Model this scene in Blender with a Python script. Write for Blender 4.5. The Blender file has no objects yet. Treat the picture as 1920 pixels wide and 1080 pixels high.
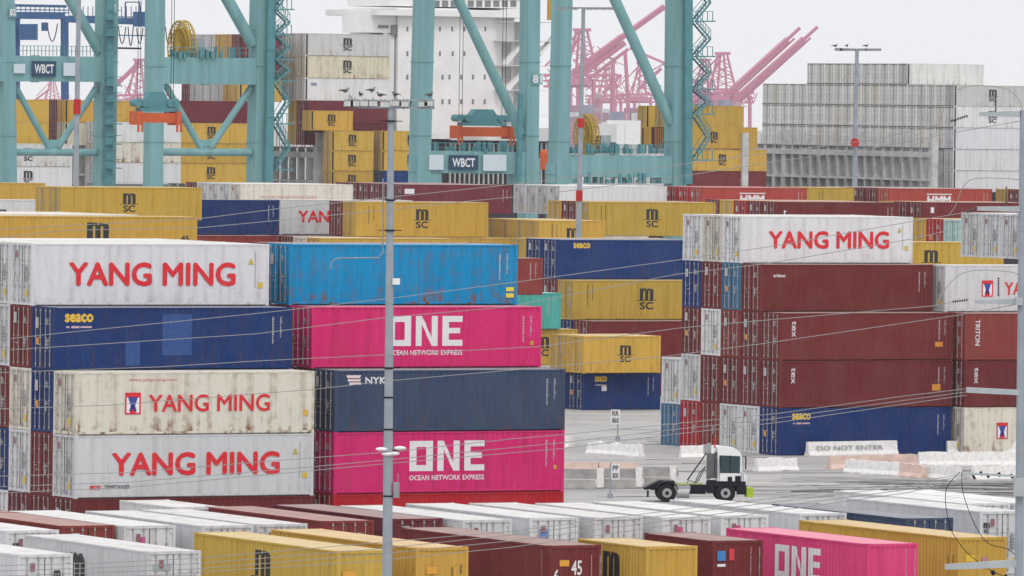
import bpy, bmesh, math, random
from mathutils import Matrix, Vector
random.seed(7)
R = math.radians
S = bpy.context.scene
COL = S.collection
# ------------------------------------------------------------------ camera
FPX, PITCH, ROLL, CH = 14290.0, R(1.41), R(0.744), 21.39
cam = bpy.data.cameras.new('camera')
cam.sensor_width = 36.0
cam.lens = FPX / 1920 * 36
cam.clip_start = 5.0
cam.clip_end = 9000.0
co = bpy.data.objects.new('camera', cam)
COL.objects.link(co)
co.matrix_world = (Matrix.Translation((0, 0, CH)) @ Matrix.Rotation(R(90) - PITCH, 4, 'X')
                   @ Matrix.Rotation(ROLL, 4, 'Z'))
S.camera = co
# ------------------------------------------------------------------ light
SUN_EL, SUN_AZ = R(52), R(168)          # azimuth clockwise from +Y
W = bpy.data.worlds.new('World')
S.world = W
W.use_nodes = True
nt = W.node_tree
nt.nodes.clear()
N = nt.nodes.new
sky = N('ShaderNodeTexSky'); sky.sky_type = 'NISHITA'; sky.sun_disc = False
sky.sun_elevation = SUN_EL; sky.sun_rotation = SUN_AZ
sky.air_density = 1.0; sky.dust_density = 4.0
sc_ = N('ShaderNodeMixRGB'); sc_.blend_type = 'MULTIPLY'; sc_.inputs[0].default_value = 1
sc_.inputs[2].default_value = (.1, .1, .1, 1)
tc = N('ShaderNodeTexCoord'); sep = N('ShaderNodeSeparateXYZ')
ramp = N('ShaderNodeValToRGB')          # overcast cloud layer: brighter towards the zenith
ramp.color_ramp.elements[0].position = 0.0; ramp.color_ramp.elements[0].color = (1.14, 1.14, 1.17, 1)
ramp.color_ramp.elements[1].position = 1.0; ramp.color_ramp.elements[1].color = (1.42, 1.42, 1.44, 1)
mix = N('ShaderNodeMixRGB'); mix.inputs[0].default_value = 0.9
bg = N('ShaderNodeBackground'); bg.inputs['Strength'].default_value = 1.0
out = N('ShaderNodeOutputWorld')
L_ = nt.links.new
L_(sky.outputs[0], sc_.inputs[1]); L_(tc.outputs['Generated'], sep.inputs[0]); L_(sep.outputs['Z'], ramp.inputs[0])
L_(sc_.outputs[0], mix.inputs[1]); L_(ramp.outputs[0], mix.inputs[2]); L_(mix.outputs[0], bg.inputs[0]); L_(bg.outputs[0], out.inputs[0])
sun = bpy.data.lights.new('sun', 'SUN'); sun.energy = 1.0; sun.angle = R(11); sun.color = (1, .95, .88)
so = bpy.data.objects.new('sun', sun); COL.objects.link(so)
sd = Vector((math.sin(SUN_AZ) * math.cos(SUN_EL), math.cos(SUN_AZ) * math.cos(SUN_EL), math.sin(SUN_EL)))
so.rotation_euler = (-sd).to_track_quat('-Z', 'Y').to_euler(); so.location = (0, 0, 200)
S.view_settings.view_transform = 'Standard'; S.view_settings.look = 'None'
S.view_settings.exposure = -0.12; S.view_settings.gamma = 1
S.render.engine = 'CYCLES'
S.cycles.max_bounces = 5; S.cycles.diffuse_bounces = 3; S.cycles.volume_bounces = 0
S.cycles.use_denoising = True

# ------------------------------------------------------------------ geometry of the view
cR, sR, cP, sP = math.cos(ROLL), math.sin(ROLL), math.cos(PITCH), math.sin(PITCH)
def ray(px, py):
    a, b = px - 960, py - 540
    x, y = cR * a + sR * b, -sR * a + cR * b
    return Vector((x, FPX * cP - y * sP, -FPX * sP - y * cP))
def onz(px, py, z):
    d = ray(px, py); t = (z - CH) / d.z
    return Vector((d.x * t, d.y * t, z))
def at(px, py, D):
    d = ray(px, py); t = D / d.y
    return Vector((d.x * t, d.y * t, CH + d.z * t))
TH = R(27.7)
U = Vector((math.cos(TH), math.sin(TH), 0))
V = Vector((-math.sin(TH), math.cos(TH), 0))

# ------------------------------------------------------------------ materials
def newmat(name):
    m = bpy.data.materials.new(name); m.use_nodes = True
    t = m.node_tree; t.nodes.clear()
    o = t.nodes.new('ShaderNodeOutputMaterial'); b = t.nodes.new('ShaderNodeBsdfPrincipled')
    t.links.new(b.outputs[0], o.inputs[0])
    return m, t, b
def noise_node(t, vec, scale, detail=4, mapping=None):
    n = t.nodes.new('ShaderNodeTexNoise'); n.inputs['Scale'].default_value = scale; n.inputs['Detail'].default_value = detail
    if mapping:
        mp = t.nodes.new('ShaderNodeMapping'); mp.inputs['Scale'].default_value = mapping
        t.links.new(vec, mp.inputs[0]); vec = mp.outputs[0]
    t.links.new(vec, n.inputs['Vector'])
    return n.outputs['Fac']
def rampn(t, fac, a, b, ca=(0, 0, 0, 1), cb=(1, 1, 1, 1)):
    r = t.nodes.new('ShaderNodeValToRGB'); e = r.color_ramp.elements
    e[0].position = a; e[0].color = ca; e[1].position = b; e[1].color = cb
    t.links.new(fac, r.inputs[0]); return r.outputs[0]
def mixc(t, fac, c1, c2, mode='MIX'):
    m = t.nodes.new('ShaderNodeMixRGB'); m.blend_type = mode
    for i, v in ((0, fac), (1, c1), (2, c2)):
        if isinstance(v, (int, float)): m.inputs[i].default_value = v
        elif isinstance(v, tuple): m.inputs[i].default_value = v
        else: t.links.new(v, m.inputs[i])
    return m.outputs[0]
def mathn(t, op, a, b):
    m = t.nodes.new('ShaderNodeMath'); m.operation = op
    for i, v in ((0, a), (1, b)):
        if isinstance(v, (int, float)): m.inputs[i].default_value = v
        else: t.links.new(v, m.inputs[i])
    return m.outputs[0]
def paint(name, rough=.55, fade_lift=0.0, fadecol=(.62, .6, .56, 1)):
    """weathered paint; the colour is the object's own colour, its alpha the amount of rust"""
    m, t, b = newmat(name)
    oi = t.nodes.new('ShaderNodeObjectInfo'); tcn = t.nodes.new('ShaderNodeTexCoord')
    off = t.nodes.new('ShaderNodeVectorMath'); off.operation = 'MULTIPLY_ADD'
    t.links.new(oi.outputs['Random'], off.inputs[0]); off.inputs[1].default_value = (57, 91, 33)
    t.links.new(tcn.outputs['Object'], off.inputs[2]); vec = off.outputs[0]
    n1 = noise_node(t, vec, .6, 5)
    n2 = noise_node(t, vec, 1.0, 5, (3.2, 3.2, .22))       # vertical streaks
    n3 = noise_node(t, vec, 2.2, 6)
    c = mixc(t, rampn(t, n1, .3, .75), oi.outputs['Color'], mixc(t, .035, oi.outputs['Color'], fadecol))
    c = mixc(t, mathn(t, 'MULTIPLY', rampn(t, n2, .45, .75), .45), c, (.62, .58, .55, 1), 'MULTIPLY')
    n4 = noise_node(t, vec, 9.0, 3)
    c = mixc(t, mathn(t, 'MULTIPLY', rampn(t, n4, .60, .70), .35), c, (.5, .45, .42, 1), 'MULTIPLY')      # scuffs and chips
    if fade_lift:
        c = mixc(t, fade_lift, c, fadecol)
        c = mixc(t, mathn(t, 'MULTIPLY', rampn(t, noise_node(t, vec, .9, 6), .52, .66), .35), c, (.55, .52, .48, 1), 'MULTIPLY')   # dried puddles and dirt
    sp_ = t.nodes.new('ShaderNodeSeparateXYZ'); t.links.new(tcn.outputs['Object'], sp_.inputs[0])
    low = rampn(t, mathn(t, 'MULTIPLY', sp_.outputs['Z'], .34), .02, .30, (1.9, 1.9, 1.9, 1), (.45, .45, .45, 1))
    rm = mathn(t, 'MULTIPLY', rampn(t, mathn(t, 'MULTIPLY', n2, n3), .25, .40), oi.outputs['Alpha'])
    rm = mathn(t, 'MULTIPLY', rm, low)
    c = mixc(t, rm, c, (.20, .085, .035, 1))
    t.links.new(c, b.inputs['Base Color'])
    bp = t.nodes.new('ShaderNodeBump'); bp.inputs['Strength'].default_value = .5; bp.inputs['Distance'].default_value = .06
    t.links.new(noise_node(t, vec, 1.1, 2), bp.inputs['Height']); t.links.new(bp.outputs[0], b.inputs['Normal'])     # dents
    b.inputs['Roughness'].default_value = rough
    b.inputs['Specular IOR Level'].default_value = .05
    return m
M_PAINT = paint('container_paint')
M_ROOF = paint('container_roof_paint', .75, .33, (.80, .77, .72, 1))  # paler than the sides: chalky fading plus skylight brightness put into the colour
M_STEEL = paint('painted_steel', .5)
def solid(name, col, rough=.6, var=.25, sc=3.0, metal=0.0, mp=None):
    m, t, b = newmat(name)
    tcn = t.nodes.new('ShaderNodeTexCoord')
    n = noise_node(t, tcn.outputs['Object'], sc, 5, mp)
    dark = tuple(x * (1 - var) for x in col[:3]) + (1,)
    t.links.new(mixc(t, rampn(t, n, .3, .7), dark, tuple(col[:3]) + (1,)), b.inputs['Base Color'])
    b.inputs['Roughness'].default_value = rough; b.inputs['Metallic'].default_value = metal; b.inputs['Specular IOR Level'].default_value = .5 if rough < .4 or metal else .12
    return m
M_BAR = solid('galvanised_bar', (.42, .40, .39), .45)
M_BAR2 = solid('weathered_bar', (.32, .32, .31), .6)
M_GALV = solid('galvanised_pole', (.33, .37, .42), .5, .2, 1.5, .0)
M_GASKET_SHADE = solid('gasket_and_gap_shade', (.03, .03, .035), .8)
M_RUBBER = solid('tyre_rubber', (.02, .02, .022), .85)
M_CONC = solid('white_painted_concrete', (.84, .83, .82), .85, .22, 5.0)
M_DARK = solid('dark_metal', (.014, .016, .024), .5)
M_WIRE = solid('aluminium_wire', (.30, .30, .30), .45, .1)
M_REDPAINT = solid('red_band_paint', (.55, .03, .03), .5)
M_CER = solid('brown_insulator', (.10, .08, .07), .3)
M_GLASS, _t, _b = newmat('cab_glass')
_b.inputs['Base Color'].default_value = (.03, .06, .07, 1); _b.inputs['Roughness'].default_value = .06
M_FEATHER = solid('bird_feather', (.10, .10, .11), .8)
def decal_mat():
    m, t, b = newmat('sign_paint')
    oi = t.nodes.new('ShaderNodeObjectInfo'); tcn = t.nodes.new('ShaderNodeTexCoord')
    n = noise_node(t, tcn.outputs['Object'], 6, 5)
    t.links.new(mixc(t, mathn(t, 'MULTIPLY', rampn(t, n, .45, .7), .08), oi.outputs['Color'], (.35, .33, .32, 1)), b.inputs['Base Color'])
    b.inputs['Roughness'].default_value = .6
    return m
M_DEC = decal_mat()

# ------------------------------------------------------------------ mesh builder
class MB:
    def __init__(s): s.v = []; s.f = []; s.m = []
    def q(s, a, b, c, d, m=0):
        i = len(s.v); s.v += [tuple(a), tuple(b), tuple(c), tuple(d)]; s.f.append((i, i + 1, i + 2, i + 3)); s.m.append(m)
    def box(s, x0, y0, z0, x1, y1, z1, m=0):
        i = len(s.v)
        s.v += [(x, y, z) for z in (z0, z1) for y in (y0, y1) for x in (x0, x1)]
        for f in ((0, 2, 3, 1), (4, 5, 7, 6), (0, 1, 5, 4), (2, 6, 7, 3), (0, 4, 6, 2), (1, 3, 7, 5)):
            s.f.append(tuple(i + k for k in f)); s.m.append(m)
    def beam(s, p, q, w, d=None, m=0, up=None, w2=None):
        """box-section member from p to q; w across, d along the up axis"""
        p, q = Vector(p), Vector(q); d = d or w; w2 = w2 or w
        ax = (q - p).normalized(); ref = Vector(up) if up else (V if abs(ax.dot(V)) < .9 else Vector((0, 0, 1)))
        a = ax.cross(ref).normalized(); b = a.cross(ax).normalized()
        i = len(s.v)
        for c, ww in ((p, w), (q, w2)):
            for sa, sb in ((-1, -1), (1, -1), (1, 1), (-1, 1)):
                s.v.append(tuple(c + a * (sa * ww / 2) + b * (sb * d / 2)))
        for f in ((0, 3, 2, 1), (4, 5, 6, 7), (0, 1, 5, 4), (1, 2, 6, 5), (2, 3, 7, 6), (3, 0, 4, 7)):
            s.f.append(tuple(i + k for k in f)); s.m.append(m)
    def cyl(s, p, q, r, n=10, m=0, r2=None):
        p, q = Vector(p), Vector(q); r2 = r if r2 is None else r2
        ax = (q - p).normalized(); ref = Vector((0, 0, 1)) if abs(ax.z) < .9 else Vector((1, 0, 0))
        a = ax.cross(ref).normalized(); b = ax.cross(a)
        i = len(s.v)
        for c, rr in ((p, r), (q, r2)):
            for k in range(n):
                t = 2 * math.pi * k / n; s.v.append(tuple(c + a * (math.cos(t) * rr) + b * (math.sin(t) * rr)))
        for k in range(n):
            j = (k + 1) % n; s.f.append((i + k, i + j, i + n + j, i + n + k)); s.m.append(m)
        s.f.append(tuple(i + k for k in range(n - 1, -1, -1))); s.m.append(m)
        s.f.append(tuple(i + n + k for k in range(n))); s.m.append(m)
    def tube(s, pts, r, n=6, m=0):
        pts = [Vector(p) for p in pts]
        i = len(s.v)
        for k, p in enumerate(pts):
            ax = (pts[min(k + 1, len(pts) - 1)] - pts[max(k - 1, 0)]).normalized()
            ref = Vector((0, 1, 0)) if abs(ax.y) < .9 else Vector((0, 0, 1))
            a = ax.cross(ref).normalized(); b = ax.cross(a)
            for j in range(n):
                t = 2 * math.pi * j / n; s.v.append(tuple(p + a * (math.cos(t) * r) + b * (math.sin(t) * r)))
        for k in range(len(pts) - 1):
            for j in range(n):
                jj = (j + 1) % n; s.f.append((i + k * n + j, i + k * n + jj, i + (k + 1) * n + jj, i + (k + 1) * n + j)); s.m.append(m)
    def prism(s, pts, d, m=0):
        """closed outline of 3D points extruded by the vector d"""
        n = len(pts); i = len(s.v); d = Vector(d)
        s.v += [tuple(Vector(p)) for p in pts] + [tuple(Vector(p) + d) for p in pts]
        s.f.append(tuple(range(i, i + n))); s.m.append(m)
        s.f.append(tuple(range(i + 2 * n - 1, i + n - 1, -1))); s.m.append(m)
        for k in range(n):
            j = (k + 1) % n; s.f.append((i + k, i + j, i + n + j, i + n + k)); s.m.append(m)
    def sphere(s, c, rx, ry, rz, n=10, m=0):
        i = len(s.v); h = n // 2
        for a in range(h + 1):
            t = math.pi * a / h
            for b in range(n):
                p = 2 * math.pi * b / n
                s.v.append((c[0] + rx * math.sin(t) * math.cos(p), c[1] + ry * math.sin(t) * math.sin(p), c[2] + rz * math.cos(t)))
        for a in range(h):
            for b in range(n):
                bb = (b + 1) % n; s.f.append((i + a * n + b, i + (a + 1) * n + b, i + (a + 1) * n + bb, i + a * n + bb)); s.m.append(m)
    def data(s, name, mats):
        me = bpy.data.meshes.new(name); me.from_pydata(s.v, [], s.f)
        for x in mats: me.materials.append(x)
        if len(mats) > 1: me.polygons.foreach_set('material_index', s.m)
        me.update(); return me
def obj(name, data, parent=None, color=None, mat=None):
    o = bpy.data.objects.new(name, data); COL.objects.link(o)
    if parent is not None: o.parent = parent
    if color: o.color = color if len(color) == 4 else tuple(color) + (0.15,)
    if mat is not None: o.matrix_local = mat
    return o
def tag(o, label, cat, group=None, kind=None):
    if kind: o['kind'] = kind
    if label: o['label'] = label
    if cat: o['category'] = cat
    if group: o['group'] = group
    return o
def empty(name, label, cat, loc=(0, 0, 0), rz=0, group=None):
    o = bpy.data.objects.new(name, None); COL.objects.link(o)
    o.location = loc; o.rotation_euler = (0, 0, rz); o.empty_display_size = .5
    return tag(o, label, cat, group)

# ------------------------------------------------------------------ lettering
_tx = {}
def text_mesh(txt, bold=.02):
    k = (txt, bold)
    if k in _tx: return _tx[k]
    cu = bpy.data.curves.new('lettering', 'FONT'); cu.body = txt; cu.size = 1; cu.offset = 0; cu.resolution_u = 3
    ob = bpy.data.objects.new('tmp', cu); COL.objects.link(ob)
    dg = bpy.context.evaluated_depsgraph_get()
    me0 = bpy.data.meshes.new_from_object(ob.evaluated_get(dg)); bpy.data.objects.remove(ob)
    vv = [tuple(v.co) for v in me0.vertices]; ff = [tuple(p.vertices) for p in me0.polygons]
    e = bold      # heavier strokes: the same outline laid again, a hair to each side
    sh = [(0, 0, 0)] + ([(-e, 0, .001), (e, 0, .002), (0, e, .003), (0, -e, .004)] if e else [])
    V2 = [(x + a, y + b, c) for a, b, c in sh for x, y, z in vv]
    F2 = [tuple(i + n * len(vv) for i in f) for n in range(len(sh)) for f in ff]
    x0, x1 = min(v[0] for v in V2), max(v[0] for v in V2); y0, y1 = min(v[1] for v in V2), max(v[1] for v in V2)
    me = bpy.data.meshes.new('lettering')
    me.from_pydata([((x - x0) / (x1 - x0) - .5, (y - y0) / (y1 - y0) - .5, z) for x, y, z in V2], [], F2)
    me.materials.append(M_DEC)
    _tx[k] = me; return me
def poly_mesh(key, quads):
    if key in _tx: return _tx[key]
    b = MB()
    for qd in quads: b.q(*[(x - .5, y - .5, 0) for x, y in qd])
    _tx[key] = b.data('emblem', [M_DEC]); return _tx[key]
def rq(x0, y0, x1, y1): return [(x0, y0), (x1, y0), (x1, y1), (x0, y1)]
def m_logo():
    qs = [rq(0, 0, .26, .8), rq(.38, 0, .62, .8), rq(.74, 0, 1, .8), [(0, .8), (.5, .8), (.46, 1), (.0, 1)], [(.5, .8), (1, .8), (.93, .95), (.56, 1)]]
    return poly_mesh('m', qs)
def one_logo():
    w = .2
    q = [rq(0, 0, .09, 1), rq(.22, 0, .31, 1), rq(.09, 0, .22, w), rq(.09, 1 - w, .22, 1),
         rq(.37, 0, .455, 1), rq(.585, 0, .67, 1), [(.455, 1), (.455, .72), (.585, 0), (.585, .28)],
         rq(.73, 0, .82, 1), rq(.82, 0, 1, w), rq(.82, 1 - w, 1, 1), rq(.82, .42, .97, .6)]
    return poly_mesh('one', q)
def ym_frame():
    return poly_mesh('ymf', [rq(0, 0, .1, 1), rq(.9, 0, 1, 1), rq(.1, .93, .9, 1), rq(.1, 0, .9, .07)])
def ym_red(): return poly_mesh('ymr', [[(.1, .93), (.1, .78), (.9, .78), (.9, .93)], [(.3, .07), (.7, .07), (.62, .3), (.38, .3)]])
def ym_blue(): return poly_mesh('ymb', [[(.18, .8), (.36, .4), (.64, .4), (.82, .8)], [(.36, .42), (.25, .12), (.4, .12), (.64, .42)], [(.36, .4), (.6, .12), (.75, .12), (.64, .4)]])
def dash_mesh(seed, n=6):
    """illegible column of code characters"""
    k = ('dash', seed, n)
    if k in _tx: return _tx[k]
    rr = random.Random(seed); q = [rq(0, 0, .1, 1)]
    for i in range(n):
        y0 = i / n; h = .62 / n
        q.append(rq(0, y0, .3 + .5 * rr.random(), y0 + h))
        if rr.random() > .4: q.append(rq(.7, y0 + h * .3, 1, y0 + h))
    return poly_mesh(k, q)
RIB = [False]
_rb = {}
def ribbed(me, M, L):
    """the same outline cut along the ribs and laid on to them, in the container's own axes"""
    key = (me.name_full, tuple(round(v, 3) for r_ in M for v in r_), round(L, 2))
    if key in _rb: return _rb[key]
    bm = bmesh.new(); bm.from_mesh(me); bm.transform(M)
    a0, a1 = .13, L - .13; n = max(1, round((a1 - a0) / .278)); p = (a1 - a0) / n
    xs = [v.co.x for v in bm.verts]; x0, x1 = min(xs), max(xs); y0 = min(v.co.y for v in bm.verts)
    for i in range(int((x0 - a0) / p) - 1, int((x1 - a0) / p) + 2):
        for f in (0, .26, .5, .76):
            x = a0 + (i + f) * p
            if x0 + .002 < x < x1 - .002:
                bmesh.ops.bisect_plane(bm, geom=bm.verts[:] + bm.edges[:] + bm.faces[:], plane_co=(x, 0, 0), plane_no=(1, 0, 0), dist=1e-5)
    for v in bm.verts:
        t = ((v.co.x - a0) / p) % 1
        d = 0 if t < .26 else ((t - .26) / .24 if t < .5 else (1 if t < .76 else (1 - t) / .24))
        v.co.y = .02 + .038 * d - .005 + (v.co.y - y0) * .5
    out = bpy.data.meshes.new(me.name); bm.to_mesh(out); bm.free()
    out.materials.append(M_DEC)
    _rb[key] = out; return out
def decal(o, name, me, face, c, z, w, h, col, L=12.192, Wd=2.438, off=.004, rot=0):
    if face == '-y': b = Matrix(((1, 0, 0, c), (0, 0, -1, -off), (0, 1, 0, z), (0, 0, 0, 1)))
    elif face == '+y': b = Matrix(((-1, 0, 0, L - c), (0, 0, 1, Wd + off), (0, 1, 0, z), (0, 0, 0, 1)))
    elif face == '-x': b = Matrix(((0, 0, -1, -off), (-1, 0, 0, Wd - c), (0, 1, 0, z), (0, 0, 0, 1)))
    else: b = Matrix(((0, 0, 1, L + off), (1, 0, 0, c), (0, 1, 0, z), (0, 0, 0, 1)))
    M = b @ Matrix.Rotation(rot, 4, 'Z') @ Matrix.Diagonal((w, h, 1, 1))
    if RIB[0] and face == '-y' and (w > .7 or h > .7): return obj(name, ribbed(me, M, L), o, tuple(col[:3]) + (0,))
    return obj(name, me, o, tuple(col[:3]) + (0,), M)

# ------------------------------------------------------------------ containers
CW = 2.438
L40, L20, L45 = 12.192, 6.058, 13.716
HS, HC = 2.591, 2.896
YEL = (.55, .35, .065, .1); WHT = (.655, .67, .69, .08); CRM = (.68, .65, .57, .4); BLU = (.010, .038, .16, .12)
MAR = (.165, .027, .030, .12); MAR2 = (.24, .045, .04, .15); PNK = (.58, .022, .15, .1); CYA = (.004, .26, .52, .6)
SLT = (.045, .07, .14, .25); RED = (.42, .016, .025, .1); TEA = (.10, .46, .42, .1); ORG = (.36, .058, .045, .2)
GRY = (.60, .61, .60, .3); LBL = (.05, .17, .30, .3); TAN = (.62, .58, .46, .3); DMA = (.16, .03, .045, .1); NVY = (.015, .03, .11, .2)
INK = (.012, .013, .016); YMR = (.66, .006, .018); PAL = (.72, .72, .74)
_c = {}
def corr(b, a0, a1, z0, z1, off, sgn, depth, period, axis, m=0):
    """corrugated sheet running along axis from a0 to a1"""
    n = max(1, round((a1 - a0) / period)); p = (a1 - a0) / n
    pr = []
    for i in range(n):
        s = a0 + i * p
        pr += [(s, 0), (s + .26 * p, 0), (s + .5 * p, 1), (s + .76 * p, 1)]
    pr.append((a1, 0))
    for (s0, d0), (s1, d1) in zip(pr, pr[1:]):
        o0, o1 = off + sgn * d0 * depth, off + sgn * d1 * depth
        if axis == 'x': b.q((s0, o0, z0), (s1, o1, z0), (s1, o1, z1), (s0, o0, z1), m)
        elif axis == 'y': b.q((o0, s0, z0), (o1, s1, z0), (o1, s1, z1), (o0, s0, z1), m)
        else: b.q((s0, z0, o0), (s1, z0, o1), (s1, z1, o1), (s0, z1, o0), m)
def frame_geo(b, L, H, reef=False, m=0):
    P = .13; e45 = .76 if L > 13 else 0
    for x in (0, L - P):
        for y in (0, CW - P):
            b.box(x, y, .118, x + P, y + P, H - .118, m)
            for z in (0, H - .118): b.box(x - .004 if x == 0 else x - .05, y - .004 if y == 0 else y - .034, z, x + P + .05 if x == 0 else x + P + .004, y + P + .034 if y == 0 else y + P + .004, z + .118, m)
    for y in (.02, CW - .08): b.box(.18, y, .055, L - .18, y + .06, .15, m)
    for y in (.006, CW - .066): b.box(.18, y, H - .09, L - .18, y + .06, H - .02, m)
    for x in (.01, L - .11):
        b.box(x, .165, .02, x + .1, CW - .165, .16, m); b.box(x, .165, H - .13, x + .1, CW - .165, H - .008, m)
    b.box(.19, .11, .012, L - .19, CW - .11, .14, m)
    if e45:
        for y in (.002, CW - .06):
            for x in (e45, L - e45 - P): b.box(x, y, .15, x + P, y + .058, H - .09, m)
def side_geo(b, L, H, k, reef, m=0):
    y, sg = (.02, 1) if k == 0 else (CW - .02, -1)
    if reef:
        corr(b, P_(0), L - .13, .15, H - .09, y, sg, .008, .61, 'x', m)
    else: corr(b, P_(0), L - .13, .15, H - .09, y, sg, .038, .278, 'x', m)
def P_(x): return .13
def roof_geo(b, L, H, reef, m=0):
    if reef: b.box(.14, .07, H - .05, L - .14, CW - .07, H - .014, m)
    else:
        corr(b, .14, L - .14, .07, CW - .07, H - .014, -1, .02, .3, 'z', m)
def end_geo(b, L, H, m=0):
    corr(b, .13, CW - .13, .16, H - .13, L - .03, -1, .04, .25, 'y', m)
def door_geo(b, H, k, reef, m=0):
    y0, y1 = (.135, CW / 2 - .012) if k == 0 else (CW / 2 + .012, CW - .135)
    b.box(.05, y0, .165, .09, y1, H - .135, m)
    if not reef: corr(b, y0 + .06, y1 - .06, .25, H - .22, .048, -1, .02, .33, 'y', m)
    for i in range(4):
        z = .35 + i * (H - .7) / 3; yy = y0 if k == 0 else y1 - .1
        b.box(.008, yy, z, .03, yy + .1, z + .09, m)
    if reef:
        for zz in (H * .33, H * .66): b.box(.018, y0 + .02, zz, .03, y1 - .02, zz + .05, m)
def bar_geo(b, H, j, m=0):
    y = (.42, .93, 1.5, 2.01)[j]
    b.cyl((.0, y, .1), (.0, y, H - .07), .02, 6, m)
    zh = 1.12 if j in (1, 2) else 1.32
    b.box(-.03, y - (.3 if j % 2 else 0), zh, -.012, y + (0 if j % 2 else .3), zh + .04, m)
    for i in range(5):
        z = .2 + i * (H - .42) / 4; b.box(-.025, y - .045, z, .03, y + .045, z + .07, m)
def cmesh(part, L, H, reef=False, k=0):
    key = (part, round(L, 2), H, reef, k)
    if key in _c: return _c[key]
    b = MB(); mats = [M_PAINT]
    if part == 'frame': frame_geo(b, L, H, reef)
    elif part == 'side': side_geo(b, L, H, k, reef)
    elif part == 'roof': roof_geo(b, L, H, reef); mats = [M_ROOF]
    elif part == 'end': end_geo(b, L, H)
    elif part == 'door': door_geo(b, H, k, reef)
    elif part == 'bar': bar_geo(b, H, k); mats = [M_BAR]
    elif part == 'gasket': b.box(.026, CW / 2 - .011, .17, .05, CW / 2 + .011, H - .14); mats = [M_GASKET_SHADE]
    elif part == 'unit':
        b.box(L - .02, .16, .18, L + .0, CW - .16, H - .14); b.box(L + .001, .3, 1.5, L + .03, CW - .3, 2.4, 0)
    elif part == 'lite':
        frame_geo(b, L, H); side_geo(b, L, H, 0, reef); side_geo(b, L, H, 1, reef); roof_geo(b, L, H, reef, 1); end_geo(b, L, H)
        for i in (0, 1): door_geo(b, H, i, reef)
        for i in range(4): bar_geo(b, H, i, 2)
        b.box(.02, CW / 2 - .03, .1, .045, CW / 2 + .03, H - .1, 3); b.box(.1, -.03, .1, .3, .0, H - .1, 3)  # centre gasket, then a dark strip painting the shade between rows
        if reef: b.box(-.035, .02, 0, -.006, CW - .02, .1, 3); b.box(-.03, .2, H - .16, .0, CW - .2, H - .11, 3)  # dark strips paint the shaded gaps between tiers on the door ends
        mats = [M_PAINT, M_ROOF, M_BAR2 if reef else M_BAR, M_GASKET_SHADE]
    _c[key] = b.data('container_' + part, mats); return _c[key]
NCON = [0]
def container(xy, z, L, H, col, label, reef=False, rz=TH, lite=False, group=None, marks=None, doors=True, vary=True):
    """xy: the door-end corner of the -y side; z: bottom. marks: list of (kind, args) painted on it"""
    NCON[0] += 1
    name = 'reefer_container' if reef else 'shipping_container'
    rr = random.Random(NCON[0] * 13 + 5)
    if vary:
        f = 1 + rr.uniform(-.1, .1); jt = .012 if min(col[:3]) > .4 else .05; col = tuple(min(.85, c * f * (1 + rr.uniform(-jt, jt))) for c in col[:3]) + (min(1, col[3] * rr.uniform(.5, 1.8)),)
    loc = (xy[0], xy[1], z)
    if lite:
        o = obj(name, cmesh('lite', L, H, reef), None, col); o.location = loc; o.rotation_euler = (0, 0, rz)
        tag(o, label, 'container', group)
    else:
        o = empty(name, label, 'container', loc, rz, group)
        obj('frame', cmesh('frame', L, H, reef), o, col)
        obj('roof', cmesh('roof', L, H, reef), o, col)
        for k in (0, 1): obj('side_panel', cmesh('side', L, H, reef, k), o, col)
        obj('machinery_panel' if reef else 'end_panel', cmesh('unit' if reef else 'end', L, H), o, col)
        for k in (0, 1):
            d = obj('door', cmesh('door', 0, H, reef, k), o, col)
            for j in (2 * k, 2 * k + 1): obj('locking_bar', cmesh('bar', 0, H, False, j), d)
        obj('door_gasket', cmesh('gasket', 0, H), o)
        dc = (.42, .41, .42) if sum(col[:3]) < 1.2 and col[:3] != YEL[:3] else INK
        if not reef and doors and sum(col[:3]) < .9:
            decal(o, 'code_marking', dash_mesh(rr.randint(0, 5), 7), '-x', 1.78, H * .77, .34, .3, dc, L, off=.032)
            decal(o, 'code_marking', dash_mesh(rr.randint(6, 9), 9), '-x', 1.78, H * .42, .30, .5, dc, L, off=.032)
            if rr.random() < .6: decal(o, 'label_plate', poly_mesh('sq', [rq(0, 0, 1, 1)]), '-x', .62, H * rr.choice((.8, .74)), .34, .5, dc, L, off=.032)
            if rr.random() < .35: decal(o, 'warning_sticker', poly_mesh('sq', [rq(0, 0, 1, 1)]), '-x', .7, H * .45, .3, .3, (.65, .25, .03), L, off=.032)
        elif reef and doors:
            decal(o, 'code_marking', dash_mesh(rr.randint(0, 5), 8), '-x', 1.8, H * .52, .36, .7, (.2, .2, .22), L, off=.032)
            decal(o, 'label_plate', poly_mesh('sq', [rq(0, 0, 1, 1)]), '-x', .66, H * .82, .2, .34, (.25, .1, .12), L, off=.032)
            decal(o, 'warning_sticker', poly_mesh('sq', [rq(0, 0, 1, 1)]), '-x', 1.85, H * .2, .3, .34, (.62, .45, .08), L, off=.032)
    RIB[0] = not reef and not lite
    for mk in (marks or []): MARK[mk[0]](o, L, H, *mk[1:])
    RIB[0] = False
    return o
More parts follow.
